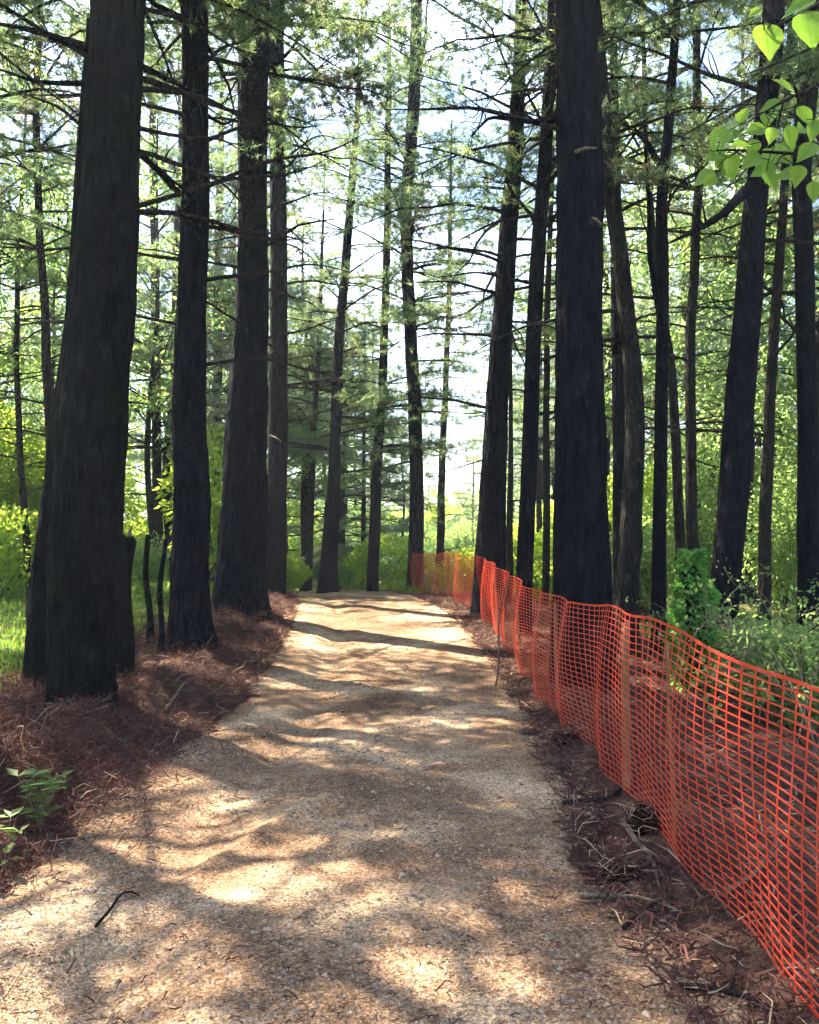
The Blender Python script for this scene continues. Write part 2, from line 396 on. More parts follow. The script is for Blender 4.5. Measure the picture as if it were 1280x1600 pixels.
# gravel stones, thickest near the viewer's end of the path
def stones(n, ymin, ymax, s0, s1, pw):
    y = ymin + (ymax - ymin) * rng.random(n) ** pw
    t = rng.random(n) * 1.1 - .05; x = path_left(y) + (path_right(y) - path_left(y)) * t
    keep = fbm(x * 1.3, y * 1.3, 0, 61, 3) + .25 * (rng.random(n) - .5) > .42
    x, y = x[keep], y[keep]; n = len(x)
    z = hgt(x, y) + .004
    s = (s0 + (s1 - s0) * rng.random(n) ** 3)
    base = np.array([[1, 0, 0], [0, 1, 0], [-1, 0, 0], [0, -1, 0], [0, 0, .7], [0, 0, -.7]], float)
    V = base[None] * s[:, None, None] * (.7 + .6 * rng.random((n, 6, 1)))
    a = rng.random(n) * 6.28; ca, sa = np.cos(a)[:, None], np.sin(a)[:, None]
    V = np.stack([V[..., 0] * ca - V[..., 1] * sa, V[..., 0] * sa + V[..., 1] * ca, V[..., 2]], -1)
    V = V + np.stack([x, y, z], -1)[:, None]
    t = np.array([[0, 1, 4], [1, 2, 4], [2, 3, 4], [3, 0, 4], [1, 0, 5], [2, 1, 5], [3, 2, 5], [0, 3, 5]])
    return V.reshape(-1, 3), (np.arange(n)[:, None, None] * 6 + t[None]).reshape(-1, 3)
v1, t1 = stones(26000, 1.6, 7, .003, .012, 1.5)
v2, t2 = stones(6000, 2, 14, .006, .02, 1.4)
link('gravel', mesh_of('gravel', [(v1, t1, M['stone']), (v2, t2, M['stone'])]), kind='stuff', label='loose pale gravel scattered over the tan woodland path', category='gravel')

# dead bracken, needles and twigs along both verges
def strips(x, y, z0, ln, wd, lift, mat):
    n = len(x); a = rng.random(n) * 6.28; e = (rng.random(n) - .35) * lift
    d = np.stack([np.cos(a) * np.cos(e), np.sin(a) * np.cos(e), np.sin(e)], -1)
    L = (ln * (.4 + 1.2 * rng.random(n)))[:, None]; p = np.stack([x, y, hgt(x, y) + z0 * rng.random(n)], -1)
    s = np.cross(d, runit(n)); s /= np.linalg.norm(s, axis=1)[:, None] + 1e-9; W = wd * (.5 + rng.random(n))[:, None] * .5
    c = runit(n) * L * .25; m = p + d * L * .5 + c; q = p + d * L
    V = np.stack([p - s * W, p + s * W, m - s * W * .9, m + s * W * .9, q], 1).reshape(-1, 3)
    t = np.array([[0, 1, 3], [0, 3, 2], [2, 3, 4]])
    return V, (np.arange(n)[:, None, None] * 5 + t[None]).reshape(-1, 3), mat
def scatter(n, f):
    x, y = f(n); return x, y
def left_verge(n):
    y = 2.2 + 17 * rng.random(n) ** 1.5; x = path_left(y) + .12 - 2.6 * rng.random(n) ** 1.3; return x, y
def right_verge(n):
    y = 1.8 + 17 * rng.random(n) ** 1.6; x = path_right(y) - .12 + 3.7 * rng.random(n) ** 1.25; return x, y
def heap(n):
    return -3.0 + .75 * rng.normal(size=n) * .8, 5.0 + 1.3 * rng.normal(size=n) * .8
def on_path(n):
    y = 1.8 + 14 * rng.random(n) ** 1.4; x = path_left(y) + (path_right(y) - path_left(y)) * rng.random(n)
    k = fbm(x * 1.6, y * 1.6, 0, 77, 3) > .5; return x[k], y[k]
pc = []
x, y = left_verge(60000); pc.append(strips(x, y, .05, .07, .0045, 1.3, M['litter']))
x, y = left_verge(1500); pc.append(strips(x, y, .08, .13, .005, 1.1, M['litter_pale']))
x, y = heap(38000); pc.append(strips(x, y, .08, .09, .005, 1.6, M['litter']))
x, y = heap(160); pc.append(strips(x, y, .12, .22, .005, 1.6, M['litter_pale']))
for tx, ty, tr_ in [(-2.92, 7.0, .34), (-3.75, 8.0, .28), (-2.97, 10.6, .32), (-3.03, 14.0, .5), (-3.0, 17.5, .3), (-3.4, 8.6, .3)]:
    n = 1500; a = rng.random(n) * 6.28; q = tr_ * (.75 + .9 * rng.random(n) ** 1.5); pc.append(strips(tx + q * np.cos(a), ty + q * np.sin(a), .12, .11, .007, 1.5, M['litter']))
link('dead_bracken', mesh_of('dead_bracken', pc), kind='stuff', label='reddish brown dead bracken and needles heaped along the left verge', category='leaf litter')
pc = []
x, y = right_verge(36000); pc.append(strips(x, y, .03, .10, .007, .9, M['litter']))
x, y = right_verge(3500); pc.append(strips(x, y, .04, .13, .005, .9, M['litter_pale']))
for tx, ty, tr_ in [(1.26, 4.25, .12), (.98, 3.75, .12), (1.2, 6.2, .14)]:
    n = 260; a = rng.random(n) * 6.28; q = tr_ * rng.random(n) ** .6; pc.append(strips(tx + q * np.cos(a), ty + q * np.sin(a), .11, .08, .005, 1.2, M['litter']))
    n = 50; a = rng.random(n) * 6.28; q = tr_ * rng.random(n) ** .5; pc.append(strips(tx + q * np.cos(a), ty + q * np.sin(a), .12, .11, .004, 1.2, M['litter_pale']))
link('dry_grass_litter', mesh_of('dry_grass_litter', pc), kind='stuff', label='dry straw and needle litter under the orange net', category='leaf litter')
x, y = on_path(24000)
link('pine_needle_litter', mesh_of('pine_needle_litter', [strips(x, y, .01, .045, .004, .3, M['litter'])]), kind='stuff', label='fine fallen needles and specks strewn over the path', category='leaf litter')

# green grass
def blades(x, y, ln, wd):
    n = len(x); p = np.stack([x, y, hgt(x, y) - .01], -1)
    d = np.stack([(rng.random(n) - .5) * .8, (rng.random(n) - .5) * .8, np.ones(n)], -1)
    L = (ln * (.4 + rng.random(n)))[:, None]; a = rng.random(n) * 6.28; s = np.stack([np.cos(a), np.sin(a), 0 * a], -1) * wd * .5
    m = p + d * L * .55; q = p + d * L + np.stack([d[:, 0], d[:, 1], -.5 + 0 * a], -1) * L * .4
    V = np.stack([p - s, p + s, m - s * .8, m + s * .8, q], 1).reshape(-1, 3)
    t = np.array([[0, 1, 3], [0, 3, 2], [2, 3, 4]])
    return V, (np.arange(n)[:, None, None] * 5 + t[None]).reshape(-1, 3), M['grass']
n = 70000
ya = 6 + 28 * rng.random(n) ** 1.2; xa = -3.9 - (2 + .55 * ya) * rng.random(n)
n = 34000
yb = 19.5 + 14 * rng.random(n) ** 1.3; xb = -7 + 15 * rng.random(n)
n = 30000
yc = 5 + 22 * rng.random(n); xc = fence_x(yc) + 2.6 + (1 + .6 * yc) * rng.random(n) ** .9
kb = (xb < path_left(yb) - .1) | (xb > path_right(yb) + .1); kc = fbm(xc, yc, 0, 91, 2) > .45
link('grass', mesh_of('grass', [blades(xa, ya, .13, .014), blades(xb[kb], yb[kb], .2, .02), blades(xc[kc], yc[kc], .16, .014)]), kind='stuff', label='sunlit green grass growing between the trees', category='grass')

# ------------------------------------------------------------------ trees
def trunk_curve(pts, D, H, seed, lean_keep=.6):
    W = []
    for (px, py, w) in pts:
        q = P(px, py, D); W.append((q[2], q[0], w * .5 * D / FPX))
    W.sort(); z = np.array([a[0] for a in W]); x = np.array([a[1] for a in W]); r = np.array([a[2] for a in W])
    # below the lowest measured point: keep the radius; above: carry the lean on and taper to the tip
    xb = x[0]; g = gz(xb, D) - .15
    if z[0] > g + .05:
        sl_ = (x[1] - x[0]) / (z[1] - z[0]); z = np.r_[g, z]; x = np.r_[x[0] - sl_ * (z[1] - g) * .8, x]; r = np.r_[r[0] * 1.04, r]
    else:
        g = z[0] - .15; z = np.r_[g, z]; x = np.r_[x[0], x]; r = np.r_[r[0] * 1.02, r]
    sl_ = (x[-1] - x[-2]) / (z[-1] - z[-2]) * lean_keep
    top = max(H, z[-1] + 3)
    for f in (.33, .66, 1.0):
        z = np.r_[z, z[-1] + (top - z[-1]) * (f if f == 1 else .4)]; x = np.r_[x, x[-1] + sl_ * (z[-1] - z[-2])]
        r = np.r_[r, max(.02, r[-1] * (.72 if f < 1 else .12))]
    zz = np.concatenate([np.arange(g, g + 1.2, .06), np.arange(g + 1.2, min(13, top), .07), np.arange(min(13, top), top, .5), [top]])
    k = np.ones(9) / 9
    def sm(v):
        u = np.interp(np.linspace(g, top, 240), z, v); u = np.convolve(np.pad(u, 4, 'edge'), k, 'valid'); return np.interp(zz, np.linspace(g, top, 240), u)
    xs, rs = sm(x), sm(r)
    ys = D + .10 * (vn(zz * .5, seed * 3.1, 0, 3) - .5) * sstep(g, g + 2, zz) * 2
    xs = xs + .03 * (vn(zz * .9, seed * 7.7, 0, 4) - .5)
    return np.stack([xs, ys, zz], -1), rs, g

def trunk_mesh(C, r, g, mat, sides=26, flare=.35, seed=0, rough=.10):
    a = np.linspace(0, 2 * np.pi, sides, endpoint=False)
    zz = C[:, 2]; A, Z = np.meshgrid(a, zz)
    u = np.cos(A); v = np.sin(A)
    dd = np.clip(Z - g - .15, 0, None)
    fl = 1 + flare * np.exp(-dd / .22) * (.4 + .8 * np.cos(A * 3 + seed) ** 2)
    k = 3.2
    ridg = np.abs(fbm(u * k + seed, v * k, Z * 1.1, 40 + seed, 3) - .5) * 2 + (.7 * np.abs(fbm(u * 9 + seed, v * 9, Z * 3.2, 140 + seed, 2) - .5) * 2 if sides > 24 else 0)
    RR = r[:, None] * fl * (1 + rough * (ridg - .45) + .05 * (fbm(u * 1.3, v * 1.3 + seed, Z * .7, 50, 2) - .5) * 2)
    V = C[:, None, :] + np.stack([u * RR, v * RR, 0 * RR], -1)
    V = V.reshape(-1, 3); T = grid_tris(len(zz), sides, True)
    c0 = len(V); V = np.concatenate([V, C[-1:]]); j = np.arange(sides)
    T = np.concatenate([T, np.stack([np.full(sides, c0), (len(zz) - 1) * sides + j, (len(zz) - 1) * sides + (j + 1) % sides], 1)])
    return V, T, mat

def dead_branch(p0, az, L, r0, el=.15, droop=.25, twigs=7, mat=None, pts=None, tuft=0):
    """one bare limb with its twigs, as pieces for one mesh"""
    n = 14; s = np.linspace(0, 1, n)
    if pts is None:
        h = np.array([math.cos(az), math.sin(az), 0]); side = np.array([-h[1], h[0], 0])
        ph = rng.random() * 6
        C = p0 + h * (s * L)[:, None] + np.array([0, 0, 1]) * (L * (el * s - droop * s ** 2))[:, None]
        C = C + side * (np.sin(s * 5 + ph) * .05 * L * s)[:, None] + np.array([0, 0, 1]) * (np.sin(s * 9 + ph) * .025 * L * s)[:, None]
    else:
        pts = np.asarray(pts); q = np.linspace(0, len(pts) - 1, n); C = np.stack([np.interp(q, np.arange(len(pts)), pts[:, k]) for k in range(3)], -1)
        C[1:-1] += runit(n - 2) * L * .008; C = C.copy(); C[1:-1] = (C[:-2] + 2 * C[1:-1] + C[2:]) / 4
    rad = r0 * (1 - s) ** .8 * .9 + .004
    V, T = tube(C, rad, 7, rough=.25)
    out = [(V, T, mat)]
    a0, a1, b0, b1 = [], [], [], []
    tp, td = [], []
    for k in range(twigs):
        f = .2 + .78 * rng.random(); i = f * (n - 1); i0 = int(i); p = C[i0] + (C[min(i0 + 1, n - 1)] - C[i0]) * (i - i0)
        d = C[min(i0 + 1, n - 1)] - C[i0]; d /= np.linalg.norm(d) + 1e-9
        e = runit(1)[0] * .9 + d * .8 + np.array([0, 0, .15]); e /= np.linalg.norm(e)
        l = L * (.16 + .25 * rng.random()); rr = max(.003, rad[i0] * .45)
        q = p
        for m in range(4):
            e = e + runit(1)[0] * .28; e /= np.linalg.norm(e); q2 = q + e * l / 4
            a0.append(q); a1.append(q2); b0.append(rr * (1 - m / 4.5)); b1.append(rr * (1 - (m + 1) / 4.5))
            if rng.random() < .6:
                e2 = e + runit(1)[0] * .9; e2 /= np.linalg.norm(e2)
                a0.append(q2); a1.append(q2 + e2 * l * .25); b0.append(rr * .45); b1.append(.0015)
                tp.append(q2 + e2 * l * .25); td.append(e2)
            q = q2
        tp.append(q); td.append(e)
    V, T = sticks(a0, a1, b0, b1); out.append((V, T, mat))
    if tuft and tp:
        V, T = needle_tris(np.repeat(np.array(tp), tuft, 0) + runit(len(tp) * tuft) * .06, np.repeat(np.array(td), tuft, 0), 10, .12, .010); out.append((V, T, M['needles']))
    return out

def crown_mesh(C, zc, ztop, Lmax, seed, dens=1.5, K=16, nl=.13, nw=.014, mat=None, whorl=.6, keep=.78, thr=.505, step=.10, bare=.3, shape=1.0, wood=None):
    """needle-bearing limbs from zc up to ztop round the trunk line C"""
    zz = np.arange(zc, ztop - .1, whorl)
    tp, td, s0, s1, q0, q1 = [], [], [], [], [], []
    for z in zz:
        z = z + (rng.random() - .5) * whorl
        f = (z - zc) / (ztop - zc); f = min(max(f, 0), 1)
        c = np.array([np.interp(z, C[:, 2], C[:, k]) for k in range(3)])
        L0 = Lmax * (.55 + .45 * math.sin(math.pi * min(1, f * 1.3 + .2))) * (1 - f) ** .55 * shape + .35
        for b in range(int(4 + rng.integers(0, 2))):
            if rng.random() > keep: continue
            az = rng.random() * 6.283; L = L0 * (.6 + .6 * rng.random())
            h = np.array([math.cos(az), math.sin(az), 0]); n = 7; s = np.linspace(0, 1, n)
            el = .05 + .5 * f + .2 * rng.random(); dr = .15 + .25 * rng.random()
            A = c + h * (s * L)[:, None] + np.array([0, 0, 1]) * (L * (el * s - dr * s * s))[:, None] + runit(n) * (s * L * .03)[:, None]
            s0.append(A[:-1]); s1.append(A[1:]); rb = .010 + .011 * L
            q0.append(rb * (1 - s[:-1] * .85)); q1.append(rb * (1 - s[1:] * .85))
            ns = int(L / .26 * dens) + 2
            for k in range(ns):
                f2 = bare + (1 - bare) * (k + rng.random()) / ns; i = f2 * (n - 1); i0 = min(int(i), n - 2)
                p = A[i0] + (A[i0 + 1] - A[i0]) * (i - i0); sg = 1 if (k % 2) else -1
                an = az + sg * (.6 + .7 * rng.random()); l = (L * .42 * (1.1 - f2) + .18) * (.6 + .7 * rng.random())
                d = np.array([math.cos(an), math.sin(an), .1 + .4 * (rng.random() - .4)])
                e = p + d * l + np.array([0, 0, -.05 * l])
                s0.append(p[None]); s1.append(e[None]); q0.append(np.array([.006])); q1.append(np.array([.002]))
                m = max(2, int(l / step)); u = (np.arange(m) + rng.random(m)) / m
                tp.append(p + (e - p) * u[:, None] + runit(m) * .05); td.append(np.tile(d / np.linalg.norm(d), (m, 1)) + runit(m) * .4 + np.array([0, 0, .25]))
    tp = np.concatenate(tp); td = np.concatenate(td); td /= np.linalg.norm(td, axis=1)[:, None]
    kp = fbm(tp[:, 0] * .75 + seed, tp[:, 1] * .75, tp[:, 2] * .9, 70 + seed, 2) + .05 * (rng.random(len(tp)) - .5) > thr
    V, T = needle_tris(tp[kp], td[kp], K, nl, nw)
    V2, T2 = sticks(np.concatenate(s0), np.concatenate(s1), np.concatenate(q0), np.concatenate(q1))
    return mesh_of('crown', [(V, T, mat or M['needles']), (V2, T2, wood or M['twig'])])

def hero(label, pts, D, H=19, mat='bark', name='pine_tree', cat='tree', crown=None, dead=10, dz=(3, 9), hb=(), sides=26, flare=.12, group=None, dlen=(1.2, 2.4), rough=.10, cmat=None, stop=False, tuft=0, dead_r=.018):
    global rng
    seed = abs(hash_str(label)) % 97; rng = np.random.default_rng(hash_str(label))
    C, r, g = trunk_curve(pts, D, H, seed)
    base = Vector((float(C[0][0]), float(C[0][1]), gz(C[0][0], D)))
    root = thing(name, label, cat, base, group)
    off = np.array(base)
    def sub(pcs): return [(V - off, T, m) for V, T, m in pcs]
    link('trunk', mesh_of('trunk', sub([trunk_mesh(C, r, g, M[mat], sides, flare, seed, rough)]), True), root)
    for i in range(dead):
        z = dz[0] + (dz[1] - dz[0]) * (i + rng.random()) / dead
        c = np.array([np.interp(z, C[:, 2], C[:, k]) for k in range(3)]); rr = np.interp(z, C[:, 2], r)
        az = rng.choice([rng.normal(0, .7), rng.normal(math.pi, .7)])
        L = dlen[0] + (dlen[1] - dlen[0]) * rng.random()
        c = c + np.array([math.cos(az), math.sin(az), 0]) * rr * .8
        link('branch', mesh_of('branch', sub(dead_branch(c, az, L, min(rr * .35, dead_r + .006 * L), .25 * rng.random() + .05, .35 * rng.random(), 9, M['twig'], tuft=tuft)), True), root)
    for (bp, w0, tw) in hb:
        pp = np.array([P(x, y, D + dd) for (x, y, dd) in bp])
        L = np.linalg.norm(np.diff(pp, axis=0), axis=1).sum()
        link('branch', mesh_of('branch', sub(dead_branch(None, 0, L, w0 * .5 * D / FPX, twigs=tw, mat=M[mat], pts=pp)), True), root)
    for (sx_, sy_, ex, ey) in STUBS.get(label[:22], ()):
        p, q = P(sx_, sy_, D - .28), P(ex, ey, D - .5)
        link('branch_stub', mesh_of('branch_stub', sub([(*tube([p, (p + q) / 2 + np.array([0, 0, .02]), q], [.022, .018, .008], 7, rough=.3), M['dead_wood'])]), True), root)
    if crown:
        zc, Lm, kw = crown
        me = crown_mesh(C - off, zc - off[2], C[-1][2] - off[2], Lm, seed, **kw)
        link('crown', me, root)
    return root
def hash_str(s):
    h = 7
    for ch in s: h = (h * 31 + ord(ch)) % 1000003
    return h

STUBS = {'great straight dark pi': [(899, 238, 932, 231), (938, 352, 925, 340)], 'slim dark pine touchin': [(422, 680, 440, 690)], 'third pine of the left': [(418, 560, 428, 548)]}
CR = dict(); CRL = dict(thr=.53, dens=2.2, K=22, keep=.85); CRT = dict(keep=.62, thr=.515); CRC = dict(keep=.72, thr=.465, bare=.2)
# --- left row
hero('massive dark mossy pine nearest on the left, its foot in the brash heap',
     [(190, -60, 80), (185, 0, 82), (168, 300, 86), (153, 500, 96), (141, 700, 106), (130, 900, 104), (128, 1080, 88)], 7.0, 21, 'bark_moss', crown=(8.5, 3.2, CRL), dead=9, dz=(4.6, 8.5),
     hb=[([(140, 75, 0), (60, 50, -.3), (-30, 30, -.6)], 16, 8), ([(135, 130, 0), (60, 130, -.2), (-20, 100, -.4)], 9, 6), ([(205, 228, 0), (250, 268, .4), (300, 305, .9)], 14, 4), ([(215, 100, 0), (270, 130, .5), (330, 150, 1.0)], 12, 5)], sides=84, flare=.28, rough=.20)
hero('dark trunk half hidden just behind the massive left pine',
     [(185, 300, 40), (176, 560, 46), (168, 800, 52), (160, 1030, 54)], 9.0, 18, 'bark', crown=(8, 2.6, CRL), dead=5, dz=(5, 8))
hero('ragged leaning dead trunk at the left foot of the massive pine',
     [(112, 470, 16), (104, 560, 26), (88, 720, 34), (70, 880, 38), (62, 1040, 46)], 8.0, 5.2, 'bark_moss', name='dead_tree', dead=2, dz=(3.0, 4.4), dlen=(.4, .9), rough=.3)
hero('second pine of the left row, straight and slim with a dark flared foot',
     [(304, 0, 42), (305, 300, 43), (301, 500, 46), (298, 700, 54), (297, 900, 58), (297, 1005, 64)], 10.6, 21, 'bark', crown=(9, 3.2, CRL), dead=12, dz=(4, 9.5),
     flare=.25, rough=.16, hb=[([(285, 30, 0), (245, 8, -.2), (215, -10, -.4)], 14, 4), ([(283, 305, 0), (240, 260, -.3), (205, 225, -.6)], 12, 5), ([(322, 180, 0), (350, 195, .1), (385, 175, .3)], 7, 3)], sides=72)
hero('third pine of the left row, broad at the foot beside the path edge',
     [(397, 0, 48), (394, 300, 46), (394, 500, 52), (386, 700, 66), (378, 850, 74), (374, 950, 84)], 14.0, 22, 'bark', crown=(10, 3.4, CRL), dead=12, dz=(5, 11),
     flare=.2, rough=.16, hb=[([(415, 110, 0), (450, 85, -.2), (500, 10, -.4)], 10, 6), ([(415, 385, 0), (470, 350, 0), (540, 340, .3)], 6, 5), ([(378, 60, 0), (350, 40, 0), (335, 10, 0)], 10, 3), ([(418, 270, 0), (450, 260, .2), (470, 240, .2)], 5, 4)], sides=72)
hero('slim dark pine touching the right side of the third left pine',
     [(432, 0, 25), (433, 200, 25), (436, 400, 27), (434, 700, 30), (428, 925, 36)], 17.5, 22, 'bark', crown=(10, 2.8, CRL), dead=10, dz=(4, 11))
# --- thin trees, left
hero('thin crooked tree between the left edge and the massive pine',
     [(66, -20, 9), (58, 150, 11), (62, 350, 12), (70, 560, 14), (82, 700, 15), (86, 790, 16)], 15, 18, 'bark_far', crown=(7.5, 2.4, CR), dead=14, dz=(3, 9), name='thin_tree', sides=14, dead_r=.01)
hero('very thin sapling trunk close to the left edge over sunlit grass',
     [(36, 300, 6), (24, 560, 9), (30, 720, 10), (43, 870, 11)], 17, 13, 'bark_far', crown=(6, 1.8, CR), dead=10, dz=(2.5, 7), name='thin_tree', sides=12, dead_r=.008)
hero('faint thin stem between the crooked thin tree and massive pine',
     [(80, 600, 6), (76, 700, 7), (78, 800, 8)], 19, 10, 'bark_far', crown=(6, 1.5, CR), dead=6, dz=(3, 6), name='thin_tree', sides=10, dead_r=.008)
hero('far slim pine seen between the second and third left pines',
     [(345, 250, 12), (340, 500, 14), (338, 800, 16)], 26, 19, 'bark_far', crown=(6, 3, CR), dead=8, dz=(3, 7), sides=12)
hero('far slim pine seen between the massive pine and second left pine',
     [(238, 200, 12), (244, 500, 14), (246, 820, 16)], 24, 18, 'bark_far', crown=(4.5, 3, CR), dead=8, dz=(2, 6), sides=12)
# --- centre
hero('pine with a flared reddish foot standing left of centre at the path crest',
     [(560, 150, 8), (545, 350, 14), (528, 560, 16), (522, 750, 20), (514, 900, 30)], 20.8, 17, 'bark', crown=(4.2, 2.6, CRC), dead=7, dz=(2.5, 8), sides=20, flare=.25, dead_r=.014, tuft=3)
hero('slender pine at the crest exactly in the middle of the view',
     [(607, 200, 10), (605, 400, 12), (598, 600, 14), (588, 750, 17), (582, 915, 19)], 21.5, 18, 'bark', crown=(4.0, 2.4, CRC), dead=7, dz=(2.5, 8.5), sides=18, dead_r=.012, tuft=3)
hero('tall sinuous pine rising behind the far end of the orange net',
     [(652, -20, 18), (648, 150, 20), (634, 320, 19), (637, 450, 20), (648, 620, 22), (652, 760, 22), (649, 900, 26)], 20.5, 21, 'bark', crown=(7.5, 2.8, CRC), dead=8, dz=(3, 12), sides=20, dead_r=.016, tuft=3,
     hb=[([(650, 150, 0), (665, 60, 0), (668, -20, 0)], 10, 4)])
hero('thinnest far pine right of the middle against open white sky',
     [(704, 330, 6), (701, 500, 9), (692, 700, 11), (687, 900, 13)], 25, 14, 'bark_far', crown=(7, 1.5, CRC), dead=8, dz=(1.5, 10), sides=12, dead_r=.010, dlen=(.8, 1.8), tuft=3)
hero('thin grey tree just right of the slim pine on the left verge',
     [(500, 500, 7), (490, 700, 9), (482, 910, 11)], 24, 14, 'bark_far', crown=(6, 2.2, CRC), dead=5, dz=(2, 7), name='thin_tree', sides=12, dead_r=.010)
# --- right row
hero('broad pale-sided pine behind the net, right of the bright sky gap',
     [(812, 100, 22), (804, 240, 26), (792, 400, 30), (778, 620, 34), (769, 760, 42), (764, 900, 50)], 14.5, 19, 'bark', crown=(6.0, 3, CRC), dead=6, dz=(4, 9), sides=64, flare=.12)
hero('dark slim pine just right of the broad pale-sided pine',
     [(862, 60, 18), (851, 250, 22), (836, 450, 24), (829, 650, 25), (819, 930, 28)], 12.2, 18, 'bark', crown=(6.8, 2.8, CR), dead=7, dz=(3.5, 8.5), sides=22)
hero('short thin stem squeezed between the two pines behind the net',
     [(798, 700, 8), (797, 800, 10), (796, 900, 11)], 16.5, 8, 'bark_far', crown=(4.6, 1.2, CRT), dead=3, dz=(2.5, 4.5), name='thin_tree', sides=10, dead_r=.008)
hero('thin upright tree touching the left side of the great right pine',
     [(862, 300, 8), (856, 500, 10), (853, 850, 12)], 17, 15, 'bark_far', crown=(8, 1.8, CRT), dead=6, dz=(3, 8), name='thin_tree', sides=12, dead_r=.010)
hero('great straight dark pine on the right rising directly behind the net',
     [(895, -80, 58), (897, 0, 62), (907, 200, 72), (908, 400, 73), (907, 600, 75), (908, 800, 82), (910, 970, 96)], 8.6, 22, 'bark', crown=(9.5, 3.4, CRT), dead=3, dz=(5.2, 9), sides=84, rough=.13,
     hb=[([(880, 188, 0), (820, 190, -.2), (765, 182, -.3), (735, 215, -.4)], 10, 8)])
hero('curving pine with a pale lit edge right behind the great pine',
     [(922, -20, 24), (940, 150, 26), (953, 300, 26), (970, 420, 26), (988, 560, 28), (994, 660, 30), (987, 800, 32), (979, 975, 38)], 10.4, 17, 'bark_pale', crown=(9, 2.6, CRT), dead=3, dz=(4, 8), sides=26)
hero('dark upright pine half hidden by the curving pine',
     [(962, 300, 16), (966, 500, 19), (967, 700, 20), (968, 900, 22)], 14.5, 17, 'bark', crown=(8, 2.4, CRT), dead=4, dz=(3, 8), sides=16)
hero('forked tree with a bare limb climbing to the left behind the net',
     [(1058, -20, 12), (1054, 60, 14), (1044, 200, 16), (1034, 330, 18), (1036, 500, 19), (1033, 700, 20), (1029, 990, 24)], 11.0, 17, 'bark', name='forked_tree', crown=(9, 2.6, CRT), dead=6, dz=(4, 8.5), sides=20, dead_r=.012,
     hb=[([(1035, 262, 0), (1005, 215, 0), (955, 172, -.1), (925, 120, -.1)], 11, 7), ([(1032, 500, 0), (1015, 400, .2), (1012, 250, .3), (1000, 120, .4)], 11, 5)])
hero('leaning thin tree behind the forked tree',
     [(1012, 250, 10), (1024, 420, 12), (1050, 580, 14), (1064, 870, 17)], 15.5, 15, 'bark_far', crown=(8, 2.2, CRT), dead=4, dz=(3, 8), name='thin_tree', sides=14, dead_r=.010)
hero('slim brownish tree above the ivy covered stump',
     [(1090, 40, 12), (1092, 300, 14), (1078, 500, 16), (1080, 700, 17), (1086, 900, 19)], 14.5, 17, 'bark_far', crown=(8.5, 2.4, CRT), dead=6, dz=(3, 8), name='thin_tree', sides=14, dead_r=.012)
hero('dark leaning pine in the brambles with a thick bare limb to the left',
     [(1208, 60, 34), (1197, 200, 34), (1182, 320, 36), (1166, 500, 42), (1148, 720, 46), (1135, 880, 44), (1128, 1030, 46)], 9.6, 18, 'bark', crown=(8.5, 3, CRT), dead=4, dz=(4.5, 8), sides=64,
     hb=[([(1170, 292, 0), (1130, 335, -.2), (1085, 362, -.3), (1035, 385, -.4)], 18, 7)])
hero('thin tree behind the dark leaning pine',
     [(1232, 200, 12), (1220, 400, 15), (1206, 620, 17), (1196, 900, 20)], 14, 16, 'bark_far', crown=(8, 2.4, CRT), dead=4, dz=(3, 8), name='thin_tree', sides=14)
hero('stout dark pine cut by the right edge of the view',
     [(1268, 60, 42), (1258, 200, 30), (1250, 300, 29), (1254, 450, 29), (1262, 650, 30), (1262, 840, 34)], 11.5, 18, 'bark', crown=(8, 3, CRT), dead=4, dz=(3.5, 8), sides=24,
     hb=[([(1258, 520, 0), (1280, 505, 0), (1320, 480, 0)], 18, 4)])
hero('narrow leaning trunk behind the stout pine at the right edge',
     [(1282, 500, 12), (1272, 640, 14), (1285, 900, 18)], 15, 15, 'bark_far', crown=(7, 2.2, CRT), dead=3, dz=(3, 7), name='thin_tree', sides=12)

# ------------------------------------------------------------------ further pines from four shared shapes
rng = np.random.default_rng(101)
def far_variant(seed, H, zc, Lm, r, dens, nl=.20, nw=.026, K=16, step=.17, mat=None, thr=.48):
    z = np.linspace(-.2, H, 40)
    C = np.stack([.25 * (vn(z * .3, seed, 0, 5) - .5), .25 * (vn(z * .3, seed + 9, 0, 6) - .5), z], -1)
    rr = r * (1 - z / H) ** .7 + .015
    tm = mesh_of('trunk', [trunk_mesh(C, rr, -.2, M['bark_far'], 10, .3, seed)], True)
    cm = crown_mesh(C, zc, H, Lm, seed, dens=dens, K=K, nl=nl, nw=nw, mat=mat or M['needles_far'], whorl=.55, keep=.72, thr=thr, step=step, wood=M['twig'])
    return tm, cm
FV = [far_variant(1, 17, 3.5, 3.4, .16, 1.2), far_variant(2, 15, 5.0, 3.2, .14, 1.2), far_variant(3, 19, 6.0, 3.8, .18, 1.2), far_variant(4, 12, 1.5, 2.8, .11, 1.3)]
FV += [far_variant(5, 18, 7.5, 3.4, .17, 1.9, nl=.13, nw=.014, K=22, step=.11, thr=.525, mat=M['needles']), far_variant(6, 16, 6.5, 3.2, .15, 1.9, nl=.13, nw=.014, K=22, step=.11, thr=.525, mat=M['needles'])]
def far_pine(x, y, v, s, label, group):
    tm, cm = FV[v]
    root = thing('pine_tree', label, 'tree', (x, y, gz(x, y) - .05), group)
    root.rotation_euler = (0, 0, rng.random() * 6.28); root.scale = (s, s, s)
    link('trunk', tm, root); link('crown', cm, root)
    return root
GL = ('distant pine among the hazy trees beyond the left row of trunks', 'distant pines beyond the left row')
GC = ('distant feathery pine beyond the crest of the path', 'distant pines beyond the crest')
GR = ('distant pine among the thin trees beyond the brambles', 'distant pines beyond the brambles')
rng = np.random.default_rng(102)
